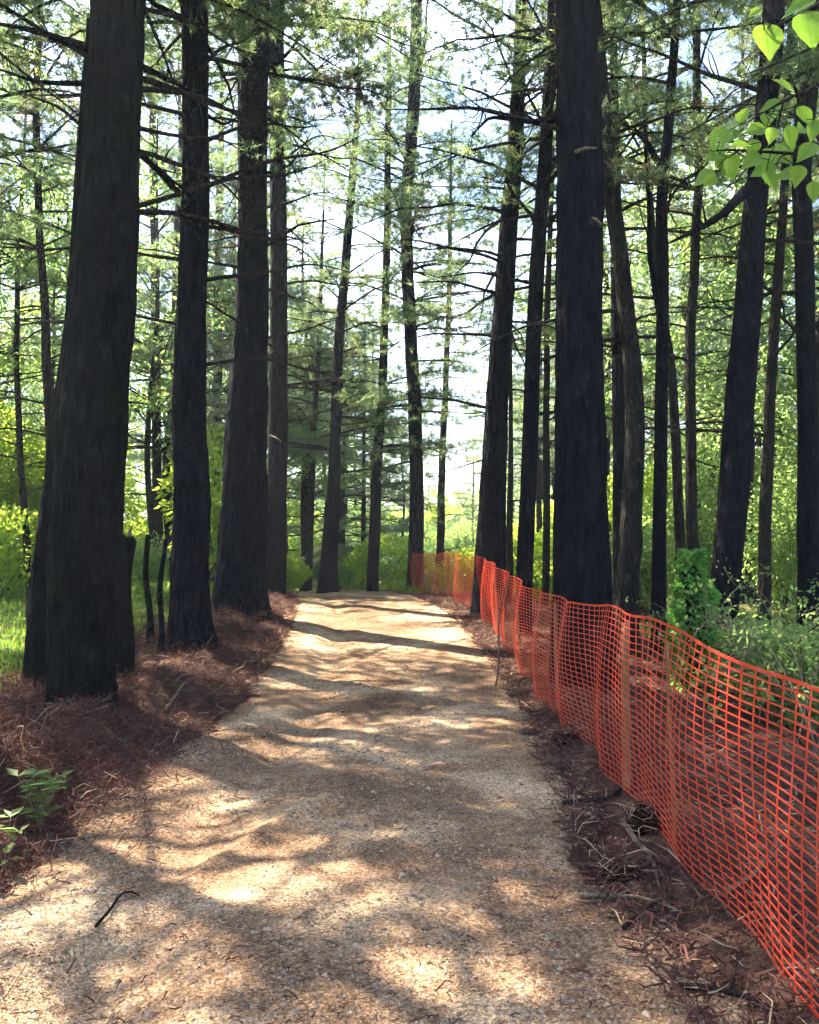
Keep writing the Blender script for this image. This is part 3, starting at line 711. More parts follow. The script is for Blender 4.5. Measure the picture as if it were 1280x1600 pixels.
def zone(n, xr, yr, lab, vs, mind=2.2, avoid=None, sc=(.85, 1.15)):
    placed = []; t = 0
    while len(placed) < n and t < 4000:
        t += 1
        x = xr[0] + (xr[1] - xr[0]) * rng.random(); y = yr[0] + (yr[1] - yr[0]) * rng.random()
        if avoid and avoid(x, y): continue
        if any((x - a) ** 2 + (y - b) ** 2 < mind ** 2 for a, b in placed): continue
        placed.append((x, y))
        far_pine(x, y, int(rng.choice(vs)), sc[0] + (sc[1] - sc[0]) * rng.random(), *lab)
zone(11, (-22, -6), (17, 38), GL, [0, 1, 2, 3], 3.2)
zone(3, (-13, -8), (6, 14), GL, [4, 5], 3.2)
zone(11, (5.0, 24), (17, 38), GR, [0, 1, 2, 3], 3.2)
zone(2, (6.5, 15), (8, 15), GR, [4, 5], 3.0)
for x, y, v, s, lab in [(-5.9, 7.6, 4, .9, 'unseen pine added just beyond the left edge to shade the path'), (-6.6, 11.2, 5, 1.0, 'dense-topped pine added outside the left edge to shade the path'), ]:
    far_pine(x, y, v, s, lab, None)  # pines outside the view, added so their crowns shade the near path
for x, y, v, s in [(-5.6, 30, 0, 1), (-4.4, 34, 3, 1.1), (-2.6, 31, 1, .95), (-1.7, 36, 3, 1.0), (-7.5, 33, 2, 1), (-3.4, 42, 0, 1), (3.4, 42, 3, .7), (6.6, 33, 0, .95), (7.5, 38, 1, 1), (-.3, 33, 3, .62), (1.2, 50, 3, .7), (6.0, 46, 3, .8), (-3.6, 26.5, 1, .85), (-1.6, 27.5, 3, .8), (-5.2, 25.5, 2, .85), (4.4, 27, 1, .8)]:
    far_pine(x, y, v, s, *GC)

# ------------------------------------------------------------------ broadleaved shrubs
rng = np.random.default_rng(103)
def shrub_mesh(seed, Rr, Hh, n, ln, wd, mat, stems=9, upright=.0, clump=.42):
    k = int(n * 2.2); u = runit(k); rad = rng.random(k) ** .45
    p = u * rad[:, None] * np.array([Rr, Rr, Hh * .5]) + np.array([0, 0, Hh * .52])
    lump = fbm(p[:, 0] * 1.6 / Rr + seed, p[:, 1] * 1.6 / Rr, p[:, 2] * 2.2 / Hh, 90 + seed, 3)
    kp = (lump > clump) & (p[:, 2] > .02); p = p[kp][:n]; u = u[kp][:n]
    p = p * (1 + .25 * (vn(p[:, 2] * 2, seed, 0, 8) - .5))[:, None] ** np.array([1, 1, 0])
    V, T = leaf_tris(p, u + runit(len(p)) * .8 + np.array([0, 0, -.2]), ln, wd, .45)
    a0, a1, b0, b1 = [], [], [], []
    for s in range(stems):
        q = np.array([.12 * (rng.random() - .5), .12 * (rng.random() - .5), -.1]); e = p[rng.integers(0, len(p))]; m = 5
        C = q + (e - q) * np.linspace(0, 1, m)[:, None] + runit(m) * .06 * np.linspace(0, 1, m)[:, None]; C[:, 2] = q[2] + (e[2] - q[2]) * np.linspace(0, 1, m) ** .8
        a0 += list(C[:-1]); a1 += list(C[1:]); b0 += list(.014 * (1 - np.linspace(0, 1, m)[:-1] * .8)); b1 += list(.014 * (1 - np.linspace(0, 1, m)[1:] * .8))
        for j in range(3):
            i = rng.integers(1, m); e2 = C[i] + runit(1)[0] * Rr * .4
            a0.append(C[i]); a1.append(e2); b0.append(.006); b1.append(.002)
    return mesh_of('foliage', [(V, T, mat)]), mesh_of('stems', [(*sticks(a0, a1, b0, b1), M['twig'])])
SV = {'bright': [shrub_mesh(11, 1.3, 1.8, 5200, .10, .06, M['leaf_bright']), shrub_mesh(12, 1.0, 2.6, 5200, .10, .06, M['leaf_bright'])],
      'mid': [shrub_mesh(13, 1.1, 1.8, 6000, .085, .05, M['leaf_mid']), shrub_mesh(14, .8, 2.6, 5200, .08, .05, M['leaf_mid'])],
      'tall': [shrub_mesh(15, 2.0, 5.0, 12000, .13, .08, M['leaf_bright'], 14, clump=.47), shrub_mesh(16, 2.2, 6.0, 12000, .13, .08, M['leaf_mid'], 14, clump=.47)],
      'low': [shrub_mesh(17, .5, .55, 1600, .06, .035, M['leaf_mid'])]}
def shrub(x, y, kind, v, s, label, group=None, sz=1.0, cat='shrub', name='shrub'):
    f, st = SV[kind][v]
    root = thing(name, label, cat, (x, y, gz(x, y) - .03), group)
    root.rotation_euler = (0, 0, rng.random() * 6.28); root.scale = (s, s, s * sz)
    link('foliage', f, root); link('stems', st, root)
rng = np.random.default_rng(104)
def broadleaf_mesh(seed, H, zc, Rr, n, ln, mat):
    ln = ln * .8
    z = np.linspace(-.2, H * .9, 30); C = np.stack([.5 * (vn(z * .25, seed, 0, 5) - .5), .5 * (vn(z * .25, seed + 9, 0, 6) - .5), z], -1)
    tm = mesh_of('trunk', [trunk_mesh(C, .10 * (1 - z / H) + .012, -.2, M['bark_far'], 10, .3, seed)], True)
    cl, a0, a1, b0, b1 = [], [], [], [], []
    for i in range(46):
        zz = zc + (H - zc) * rng.random() ** .9; f = (zz - zc) / (H - zc); c = np.array([np.interp(zz * .85, z, C[:, k]) for k in range(3)])
        az = rng.random() * 6.28; L = Rr * (.35 + .75 * rng.random()) * (1 - .55 * f); h = np.array([math.cos(az), math.sin(az), .35]); m = c + h * L * .5 + runit(1)[0] * .15; e = c + h * L + runit(1)[0] * .2
        a0 += [c, m]; a1 += [m, e]; b0 += [.035, .02]; b1 += [.02, .006]; cl += [e, m + runit(1)[0] * .3, e + runit(1)[0] * .5]
    cl = np.array(cl); k = rng.integers(0, len(cl), n); u = runit(n); p = cl[k] + u * (rng.random(n) ** .5)[:, None] * np.array([.75, .75, .42]) * (.6 + .5 * (k % 7) / 7)[:, None]
    kp = fbm(p[:, 0] * 1.5 + seed, p[:, 1] * 1.5, p[:, 2] * 2, 33 + seed, 2) > .51; p = p[kp]; u = u[kp]
    V, T = leaf_tris(p, u + runit(len(p)) * .8 + np.array([0, 0, -.3]), ln, ln * .6, .5)
    return tm, mesh_of('crown', [(V, T, mat), (*sticks(a0, a1, b0, b1), M['twig'])])
BV = [broadleaf_mesh(21, 12, 3.0, 3.0, 17000, .13, M['leaf_mid']), broadleaf_mesh(22, 15, 4.5, 3.4, 17000, .14, M['leaf_mid']), broadleaf_mesh(23, 9, 2.0, 2.6, 14000, .13, M['leaf_bright'])]
def broadleaf(x, y, v, s, label, group):
    tm, cm = BV[v]; root = thing('broadleaf_tree', label, 'tree', (x, y, gz(x, y) - .05), group)
    root.rotation_euler = (0, 0, rng.random() * 6.28); root.scale = (s, s, s); link('trunk', tm, root); link('crown', cm, root)
BL = ('leafy broadleaved tree in the bright thicket beyond the left row', 'broadleaved trees beyond the left row')
BC = ('leafy broadleaved tree beyond the crest of the path', 'broadleaved trees beyond the crest')
BR = ('leafy broadleaved tree among the thin trees on the right', 'broadleaved trees beyond the brambles')
for px, D, v, s in [(-30, 17, 1, 1), (90, 20, 0, 1), (240, 22, 1, 1.0), (10, 25, 2, 1.1), (150, 27, 1, 1.1), (330, 27, 0, 1.1), (60, 33, 1, 1.2), (250, 33, 2, 1.3), (-90, 24, 0, 1.1), (-160, 19, 1, 1), (370, 34, 1, 1.1)]:
    broadleaf((px - CXP) / FPX * D, D, v, s, *BL)
for px, D, v, s in [(440, 30, 1, 1.1), (500, 36, 0, 1.1), (480, 26, 0, .9), (860, 34, 1, 1.1), (560, 44, 1, 1.1), (820, 44, 0, 1.2), (690, 48, 2, .8)]:
    broadleaf((px - CXP) / FPX * D, D, v, s, *BC)
for px, D, v, s in [(960, 22, 1, 1), (1020, 29, 0, 1.2), (1090, 22, 1, 1.1), (1160, 18, 0, 1), (1230, 24, 1, 1.1), (1300, 17, 1, 1), (1380, 22, 0, 1.1), (1190, 32, 1, 1.2), (930, 33, 0, 1.2), (1110, 36, 1, 1.2)]:
    broadleaf((px - CXP) / FPX * D, D, v, s, *BR)
def px2(px, D): return (px - CXP) / FPX * D
SL = ('yellow-green sunlit shrub in the thicket beyond the left trunks', 'sunlit shrubs beyond the left trunks')
for px, D, k, v, s in [(5, 17, 'bright', 0, 1.1), (40, 21, 'tall', 0, .8), (100, 24, 'bright', 1, 1.3), (-40, 19, 'tall', 0, .9), (30, 28, 'tall', 0, 1.2), (-20, 34, 'tall', 0, 1.4), (90, 33, 'tall', 0, 1.2), (-120, 24, 'tall', 0, 1.1), (20, 24, 'bright', 1, 1.5), (140, 30, 'tall', 0, 1.0), (215, 27, 'bright', 0, 1.3), (260, 30, 'bright', 1, 1.2)]:
    shrub(px2(px, D), D, k, v, s, *SL)
shrub(px2(345, 21), 21, 'bright', 1, 1.5, 'bright lime-green shrub framed between the second and third left pines', sz=1.1)
shrub(px2(232, 16), 16, 'mid', 1, .55, 'small pale green shrub behind the broken stump')
SCN = ('bright green bush beyond the crest at the end of the path', 'bushes beyond the crest')
for px, D, k, v, s in [(455, 25, 'mid', 1, .5), (500, 28, 'mid', 0, 1.0), (548, 29, 'mid', 1, .7), (606, 25, 'bright', 0, .95), (648, 29, 'mid', 0, .7), (690, 28, 'mid', 0, .9), (730, 24, 'bright', 0, .8), (575, 40, 'tall', 1, .8), (470, 42, 'tall', 0, 1.0), (650, 46, 'tall', 1, .75), (730, 36, 'tall', 1, .62), (800, 34, 'tall', 0, .7), (860, 30, 'tall', 0, .75), (410, 36, 'tall', 1, 1.0), (540, 52, 'tall', 1, 1.0), (760, 50, 'tall', 1, .9), (700, 60, 'tall', 1, 1.0), (620, 64, 'tall', 0, 1.1), (445, 22.5, 'bright', 0, .55)]:
    shrub(px2(px, D), D, k, v, s, *SCN)
SR = ('leafy green shrub in the undergrowth between the right-hand trunks', 'shrubs between the right-hand trunks')
for px, D, k, v, s in [(845, 19, 'bright', 0, .9), (880, 23, 'bright', 0, 1.1), (1000, 17, 'mid', 0, 1.0), (1010, 24, 'tall', 0, .8), (950, 27, 'tall', 0, .8), (1060, 20, 'mid', 1, 1.2), (1110, 26, 'tall', 1, .9), (1180, 20, 'mid', 0, 1.3), (1225, 17, 'mid', 1, 1.2), (1270, 19, 'bright', 1, 1.3), (1240, 26, 'tall', 0, .9), (1330, 22, 'tall', 1, 1.0), (1150, 32, 'tall', 0, 1.1), (1060, 34, 'tall', 1, 1.1), (930, 20, 'bright', 0, .8), (1000, 38, 'tall', 1, 1.2)]:
    shrub(px2(px, D), D, k, v, s, *SR)
for px, D, s, lab in [(1185, 8.2, .8, 'low dark bush at the foot of the leaning pine in the brambles'), (1240, 7.2, .85, 'nearest low bush behind the net at the right edge'),
                      (1095, 12, 1.0, 'low bush behind the ivy covered stump')]:
    shrub(px2(px, D), D, 'mid', 0, s * .6, lab)

# ivy-covered stump
rng = np.random.default_rng(105)
def ivy_stump():
    x, y = px2(1082, 8.8), 8.8; g = gz(x, y)
    root = thing('ivy_stump', 'stump thickly wrapped in glossy green ivy behind the net', 'stump', (x, y, g))
    z = np.linspace(-.15, 1.35, 26); C = np.stack([.03 * np.sin(z * 3), .02 * np.cos(z * 2), z], -1)
    link('trunk', mesh_of('trunk', [trunk_mesh(C, .12 - .02 * z, -.15, M['bark_moss'], 18, .3, 3, .2)], True), root)
    n = 2600; z = rng.random(n) ** 1.15 * 1.55; a = rng.random(n) * 6.28; r = (.02 + .44 * fbm(np.cos(a) * 1.6, np.sin(a) * 1.6, z * 3, 8, 3)) * (.6 + .55 * rng.random(n)) * (1 - .55 * (z / 1.5) ** 2.5)
    p = np.stack([np.cos(a) * r, np.sin(a) * r, z], -1); d = np.stack([np.cos(a), np.sin(a), -.5 + 0 * a], -1) + runit(n) * .5
    V, T = leaf_tris(p, d, .06, .048, .2); link('foliage', mesh_of('foliage', [(V, T, M['leaf_ivy'])]), root)
ivy_stump()

# broken stumps and thin dead stems between the left trunks
def snag(px, D, top, w, label, mat='bark', lean=0, ragged=True, name='tree_stump', cat='stump'):
    x = px2(px, D); g = gz(x, D); zt = P(px, top, D)[2] - g; r = w * .5 * D / FPX
    root = thing(name, label, cat, (x, D, g))
    z = np.linspace(-.15, zt, 30); C = np.stack([lean * (z / zt) + .02 * np.sin(z * 5), .02 * np.cos(z * 3), z], -1)
    V, T, m = trunk_mesh(C, r * (1.1 - .25 * z / zt), -.15, M[mat], 16, .35, px % 13, .3)
    if ragged:
        top_ = V[:, 2] > zt - .12; V[top_, 2] += (rng.random(top_.sum()) - .6) * .12
    link('trunk', mesh_of('trunk', [(V, T, m)], True), root)
    if ragged:
        link('splinter', mesh_of('splinter', [(*tube([[lean, 0, zt - .1], [lean + .02, 0, zt + .05], [lean + .05, .01, zt + .14]], [r * .4, r * .25, .004], 6), M['dead_wood'])], True), root)
snag(196, 8.4, 838, 24, 'broken-topped dark stump right beside the massive left pine', 'bark_moss', .03)
snag(236, 10.5, 835, 10, 'thin mossy dead stem nearer the broken stump', 'bark_moss', -.05, False, 'dead_sapling', 'dead sapling')
snag(252, 10.0, 842, 9, 'thin upright dead stem with a knot, nearer the second left pine', 'bark', .04, False, 'dead_sapling', 'dead sapling')
snag(272, 11.4, 800, 8, 'dead stem almost touching the second left pine', 'bark', .0, False, 'dead_sapling', 'dead sapling')
snag(985, 12.5, 830, 15, 'dark rotten snag behind the curving pine', 'bark', .12, True)

# brambles behind the net
def bramble(x, y, n, Rr, Hh, label, seed, leaves=90):
    g = gz(x, y); root = thing('bramble_bush', label, 'bramble', (x, y, g))
    pcs, lp, ld = [], [], []
    for i in range(n):
        a = rng.random() * 6.28; L = Rr * (.5 + .9 * rng.random()); h = Hh * (.5 + .7 * rng.random()); q0 = np.array([.3 * (rng.random() - .5), .3 * (rng.random() - .5), -.03])
        s = np.linspace(0, 1, 12); C = q0 + np.stack([math.cos(a) * L * s, math.sin(a) * L * s, 4 * h * s * (1 - s * .78) * .62], -1) + runit(12) * .018 * s[:, None]
        pcs.append((*tube(C, .0065 * (1 - s * .75) + .001, 5), M['dead_wood'] if rng.random() < .5 else M['bark_pale']))
        for k in range(5):
            j = rng.integers(3, 11); e = C[j] + runit(1)[0] * .22 + np.array([0, 0, .08]); mid = (C[j] + e) / 2 + runit(1)[0] * .03
            pcs.append((*tube([C[j], mid, e], [.003, .0025, .0012], 4), M['dead_wood'])); lp.append(e); ld.append(e - C[j])
    link('stems', mesh_of('stems', pcs, True), root)
    lp = np.array(lp); m = rng.integers(0, len(lp), leaves * 3); p = lp[m] + runit(len(m)) * .09
    V, T = leaf_tris(p, np.array(ld)[m] + runit(len(m)) * .3, .055, .035, .5)
    link('foliage', mesh_of('foliage', [(V, T, M['leaf_mid'])]), root)
bramble(px2(1210, 7.4), 7.4, 16, 1.3, 1.15, 'tangle of pale arching bramble stems between leaning pine and right edge', 1, 200)
bramble(px2(1150, 8.6), 8.6, 12, 1.1, 1.1, 'bare bramble tangle draped over the foot of the leaning pine', 2, 120)
bramble(px2(1275, 6.2), 6.2, 12, 1.0, 1.0, 'bramble arching over the net top at the right edge', 3, 160)
bramble(px2(1235, 9.6), 9.6, 12, 1.4, 1.4, 'taller pale bramble tangle standing behind the others', 4, 180)
bramble(px2(1060, 10.2), 10.2, 8, .8, .9, 'small sparse bramble between ivy stump and curving pine', 5, 80)

# ------------------------------------------------------------------ near sapling reaching in at the top right
def big_leaf(c, d, up, L, Wd):
    d = d / np.linalg.norm(d); sd = np.cross(d, up); sd /= np.linalg.norm(sd); n = np.cross(sd, d)
    prof = np.array([.0, .55, .88, 1.0, .98, .86, .66, .42, .16, .0]); nu = len(prof); V = []; A = []; curl = rng.normal() * .10; tw = rng.normal() * .12
    jag = 1 + .07 * (rng.random((nu, 2)) - .5)
    for i, w in enumerate(prof):
        t = i / (nu - 1); b = c + d * L * t - n * L * (.14 + curl) * t * t + sd * L * tw * t * t
        for k, u in enumerate((-1, -.5, 0, .5, 1)):
            ww = w * jag[i, 0 if u < 0 else 1]
            V.append(b + sd * Wd * .5 * u * ww + n * L * (.10 * abs(u) * w + .012 * math.sin(i * 2.2 + k))); A.append((u * w, t, 0))
    BL_ATT.append(np.array(A)); return np.array(V), grid_tris(nu, 5)
BL_ATT = []
def vein_mat():
    m = leaf_mat('fresh_lime_leaf', (.07, .15, .02), (.13, .23, .03), (.20, .40, .03), (.40, .60, .06), .55, spots=((.10, .12, .03), (.30, .36, .05), 60, .60))
    n = m.node_tree.nodes; l = m.node_tree.links
    at = n.new('ShaderNodeAttribute'); at.attribute_name = 'leafpos'; sx = n.new('ShaderNodeSeparateXYZ'); l.new(at.outputs['Vector'], sx.inputs[0])
    def mt(op, a, b=None):
        q = n.new('ShaderNodeMath'); q.operation = op
        for i, v in enumerate((a, b)):
            if v is None: continue
            if isinstance(v, (int, float)): q.inputs[i].default_value = v
            else: l.new(v, q.inputs[i])
        return q.outputs[0]
    au = mt('ABSOLUTE', sx.outputs[0]); side = mt('FRACT', mt('SUBTRACT', mt('MULTIPLY', sx.outputs[1], 7.0), mt('MULTIPLY', au, 2.2)))
    v = mt('MAXIMUM', mt('LESS_THAN', side, .10), mt('LESS_THAN', au, .05))
    for nd in list(n):
        if nd.type == 'BSDF_TRANSLUCENT' or nd.type == 'BSDF_PRINCIPLED':
            key = 'Color' if nd.type == 'BSDF_TRANSLUCENT' else 'Base Color'; src = nd.inputs[key].links[0].from_socket
            f = mt('MULTIPLY', v, .45); o = mixc(n, l, f, src, (.10, .17, .03) if key == 'Color' else (.16, .24, .08)); l.new(o, nd.inputs[key])
    return m
M['leaf_near'] = vein_mat()
def near_sapling():
    bx, by = 1.95, 2.3; g = gz(bx, by); root = thing('broadleaf_sapling', 'fresh lime-green leaves of a sapling hanging into the top right corner', 'sapling', (bx, by, g)); off = np.array([bx, by, g])
    z = np.linspace(-.1, 4.2, 24); C = np.stack([bx + .06 * np.sin(z * 1.3), by + .05 * np.cos(z), g + z], -1)
    link('trunk', mesh_of('trunk', [(C_V - off, C_T, M['bark_pale']) for C_V, C_T in [tube(C, .028 * (1 - z / 4.8) + .004, 10)]], True), root)
    clusters = [([(1330, -30), (1285, 5), (1245, 25), (1195, 50)], 1.75, [(1196, 64, 50), (1262, 46, 56), (1250, 8, 44), (1215, -14, 40), (1180, 20, 20)]),
                ([(1345, 120), (1290, 130), (1240, 150), (1195, 175)], 2.1, [(1222, 132, 30), (1206, 168, 33), (1256, 182, 32), (1236, 215, 34), (1205, 212, 26), (1272, 205, 32), (1130, 215, 30)]),
                ([(1350, 200), (1300, 225), (1240, 240), (1160, 235), (1120, 235)], 2.4, [(1120, 213, 32), (1122, 250, 32), (1140, 262, 26), (1200, 268, 30), (1245, 275, 34), (1272, 300, 30), (1215, 240, 34), (1178, 232, 26), (1262, 240, 36)])]
    leaves = []
    for pl, D, lv in clusters:
        tips = np.array([P(a, b, D) for a, b in pl]); z0 = tips[0][2] - .35
        st = np.array([np.interp(z0, C[:, 2], C[:, k]) for k in range(3)])
        pts = np.concatenate([[st], tips]); rad = np.linspace(.010, .002, len(pts))
        V, T = tube(pts, rad, 6); br = link('branch', mesh_of('branch', [(V - off, T, M['bark_pale'])], True), root)
        for (a, b, w) in lv:
            Dl = D + (rng.random() - .5) * .25; c = P(a, b, Dl); L = w * 1.25 * Dl / FPX
            i = np.argmin(np.linalg.norm(tips - c, axis=1)); at = tips[i]
            d = np.array([c[0] - at[0], 0, c[2] - at[2]]); d = d / (np.linalg.norm(d) + 1e-6) * .5 + np.array([-.5 + .5 * rng.random(), -.15 + .3 * rng.random(), -.45]); d /= np.linalg.norm(d)
            up = np.array([.5 * (rng.random() - .5), -.9, .45 + .4 * rng.random()]); b0 = c - d * L * .5
            V, T = big_leaf(b0, d, up, L, L * (.58 + .22 * rng.random())); leaves.append((V - off, T, M['leaf_near']))
            V, T = tube([at, (at + b0) / 2 + np.array([0, 0, -.004]), b0], [.0016, .0013, .0012], 4); BL_ATT.append(np.full((len(V), 3), .4)); leaves.append((V - off, T, M['bark_pale']))
    dense = []
    for pl, DD, _l in clusters[1:]:
        q = np.array([P(a, b, DD) for a, b in pl]); u = np.linspace(0, len(q) - 1, 24); q = np.stack([np.interp(u, range(len(q)), q[:, k]) for k in range(3)], -1); dense.append(q)
        for i in range(6, 24, 3):
            e = q[i] + np.array([.10 * (rng.random() - .8), .16 * (rng.random() - .5), .16 * (rng.random() - .6)]); e2 = (q[i] + e) / 2
            V, T = tube([q[i], e2 + runit(1)[0] * .008, e], [.003, .0024, .0015], 5); BL_ATT.append(np.full((len(V), 3), .4)); leaves.append((V - off, T, M['bark_pale'])); dense.append(np.array([e2, e]))
    dense = np.concatenate(dense)
    for _ in range(28):
        a, b = [(1180 + 130 * rng.random(), 110 + 200 * rng.random()), (1105 + 90 * rng.random(), 195 + 85 * rng.random())][int(rng.random() < .25)]
        D = 2.0 + .7 * rng.random(); c = P(a, b, D); L = (22 + 12 * rng.random()) * 1.2 * D / FPX; d = np.array([rng.normal() * .6 - .3, rng.normal() * .3, -.5 + .4 * rng.normal()]); up = np.array([.5 * rng.normal(), -.9, .5 * rng.random() + .1])
        at = dense[np.argmin(np.linalg.norm(dense - c, axis=1))]; dist = np.linalg.norm(c - at); c = at + (c - at) * min(1, .07 / (dist + 1e-6))
        V, T = big_leaf(c, d, up, L, L * .75); leaves.append((V - off, T, M['leaf_near']))
        V, T = tube([at, (at + c) / 2 + np.array([0, 0, .01]), c], [.0018, .0014, .0012], 4); BL_ATT.append(np.full((len(V), 3), .4)); leaves.append((V - off, T, M['bark_pale']))
    # rest of the crown, out of view above and to the side
    n = 420; p = np.array([bx + .35, by, g + 3.6]) + runit(n) * (rng.random(n) ** .4)[:, None] * np.array([.75, .8, .75]); p[:, 0] = np.maximum(p[:, 0], 1.75)
    for i in range(0, n, 2):
        V, T = big_leaf(p[i], runit(1)[0] + np.array([0, 0, -.4]), runit(1)[0] + np.array([0, 0, 1.2]), .075, .055); leaves.append((V - off, T, M['leaf_near']))
    me = mesh_of('leaves', leaves, True); at = me.attributes.new('leafpos', 'FLOAT_VECTOR', 'POINT'); at.data.foreach_set('vector', np.concatenate(BL_ATT).astype(np.float32).ravel())
    link('leaves', me, root)
near_sapling()

# ------------------------------------------------------------------ small plants by the left verge
def seedling(px, D, H, n, ln, label, mat, seed):
    x = px2(px, D); g = gz(x, D); root = thing('seedling', label, 'plant', (x, D, g)); pcs, p, d = [], [], []
    for i in range(n):
        a = rng.random() * 6.28; s = np.linspace(0, 1, 6); l = H * (.6 + .5 * rng.random()); C = np.stack([math.cos(a) * l * .35 * s ** 1.5, math.sin(a) * l * .35 * s ** 1.5, l * s], -1)
        pcs.append((*tube(C, .0035 * (1 - s * .6), 5), M['dead_wood']))
        for k in range(9):
            q = C[5] if k < 4 else C[int(rng.integers(2, 6))]; b = rng.random() * 6.28; p.append(q); d.append([math.cos(b), math.sin(b), .25])
    link('stems', mesh_of('stems', pcs, True), root)
    V, T = leaf_tris(np.array(p), np.array(d) + runit(len(p)) * .25, ln, ln * .45, .8); link('leaves', mesh_of('leaves', [(V, T, mat)]), root)
seedling(74, 4.25, .34, 9, .085, 'small bushy green seedling at the foot of the brash heap', M['leaf_mid'], 1)
seedling(20, 3.75, .26, 3, .07, 'lone pale-leaved seedling near the left edge', M['leaf_mid'], 2)

# ------------------------------------------------------------------ the orange net fence
def safety_fence():
    ys = np.arange(1.0, 20.6, .01); xs = fence_x(ys); xs = np.convolve(np.pad(xs, 60, 'edge'), np.ones(121) / 121, 'valid')
    arc = np.r_[0, np.cumsum(np.hypot(np.diff(xs), np.diff(ys)))]
    step = .048; ns = int(arc[-1] / step); s = np.arange(ns) * step
    Y = np.interp(s, arc, ys); X = np.interp(s, arc, xs); nj = 30
    posts = [1.6, 4.05, 4.95, 7.3, 9.9, 12.3, 14.8, 17.4, 20.2]
    G = np.zeros((ns, nj, 3)); H = 1.09 - .08 * sstep(5.2, 1.8, Y)
    gpost = np.array(posts); d = np.min(np.abs(Y[:, None] - gpost[None]), 1); sag = .025 * sstep(0, .9, d)
    gz0 = hmac(X, Y) + .03
    gz0 = np.convolve(np.pad(gz0, 10, 'edge'), np.ones(21) / 21, 'valid')
    for j in range(nj):
        t = j / (nj - 1)
        top = H - sag - .004 * np.sin(Y * 7) - .05 * sstep(5, 9, Y) - .12 * sstep(13, 20, Y); bot = .0 + .015 * np.sin(Y * 3.1) - .02
        crum = .022 * (fbm(Y * 1.8, t * 2, 0, 301, 3) - .5) * 2
        tt_ = t + .018 * np.sin(Y * 2.2 + 2) * math.sin(math.pi * t)
        G[:, j, 2] = gz0 + bot + (top - bot) * tt_ + crum * math.sin(math.pi * t) * .5
        bulge = (.05 * (fbm(Y * 1.1, t * 1.2, 0, 311, 2) - .5) + .06 * np.sin(Y * 4.5 + t * 2.5) * sstep(0, 6, Y) * .6) * (1 - np.exp(-(d / .3) ** 2)) - .035 * math.sin(math.pi * t)
        G[:, j, 0] = X + bulge * 1.2 + .02 * (1 - t)
        G[:, j, 1] = Y + .03 * (fbm(Y * 1.5, t * 1.5, 0, 321, 2) - .5) * 2 + .06 * (t - .5) * np.sin(Y * 1.1)
    S = np.gradient(G, axis=0); U = np.gradient(G, axis=1)
    S /= np.linalg.norm(S, axis=2)[..., None]; U /= np.linalg.norm(U, axis=2)[..., None]; N = np.cross(S, U); N /= np.linalg.norm(N, axis=2)[..., None]
    pcs = []
    ring = [(-1, -1), (1, -1), (1, 1), (-1, 1)]
    for j in range(nj):
        w = .0030 if 0 < j < nj - 1 else .0065; th = .0018
        wv = w * (1 + .35 * (rng.random(ns) - .5))[:, None]
        V = np.stack([G[:, j] + U[:, j] * a * wv + N[:, j] * b * th for a, b in ring], 1).reshape(-1, 3)
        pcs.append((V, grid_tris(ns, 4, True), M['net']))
    for i in range(0, ns, 2):
        near = 1.0
        V = np.stack([G[i] + S[i] * a * .0036 + N[i] * b * .0016 for a, b in ring], 1).reshape(-1, 3)
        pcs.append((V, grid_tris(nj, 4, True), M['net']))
    root = thing('safety_fence', 'long orange plastic net barrier on stakes along the right of the path', 'fence', (float(X[0]), float(Y[0]), float(gz0[0]))); off = np.array(root.location)
    link('netting', mesh_of('netting', [(V - off, T, m) for V, T, m in pcs]), root)
    for k, yy in enumerate(posts):
        x = float(np.interp(yy, Y, X)) + .045; g = gz(x, yy); r = [.016, .011, .030, .016, .014][k % 5]
        lean = (rng.random() - .5) * .08
        C = np.array([[x, yy, g - .25], [x + .01, yy, g + .2], [x + lean * .5, yy + .01, g + .65], [x + lean, yy, g + 1.04 - .08 * float(sstep(5.2, 1.8, yy)) - .05 * float(sstep(5, 9, yy)) - .10 * float(sstep(13, 20, yy))]])
        q = np.linspace(0, 3, 12); C = np.stack([np.interp(q, range(4), C[:, a]) for a in range(3)], -1)
        V, T = tube(C - off, np.full(12, r) * (1 - np.linspace(0, .15, 12)), 10, rough=.12); link('stake', mesh_of('stake', [(V, T, M['stake'])], True), root)
safety_fence()

# slim dark rod leaning at the path edge, in front of the net
def rod():
    b = P(771, 1076, 8.7); t = P(790, 905, 8.75); x, y = b[0], 8.7; g = gz(x, y)
    s = np.linspace(0, 1, 14); C = np.array([x, y, g - .1]) + (np.array([t[0], 8.75, t[2]]) - np.array([x, y, g - .1])) * s[:, None]; C[:, 0] += .025 * np.sin(s * 7)
    pcs = [tube(C - np.array([x, y, g]), .011 - .004 * s, 7, rough=.2)]
    root = thing('dead_stick', 'slim dark stick stuck upright at the path edge before the net', 'stick', (x, y, g))
    link('stem', mesh_of('stem', [(V, T, M['rust']) for V, T in pcs], True), root)
    e = C[9] - np.array([x, y, g]); link('twig', mesh_of('twig', [(*tube([e, e + [.05, .0, .08], e + [.06, .01, .17]], [.004, .003, .0015], 5), M['rust'])], True), root)
rod()

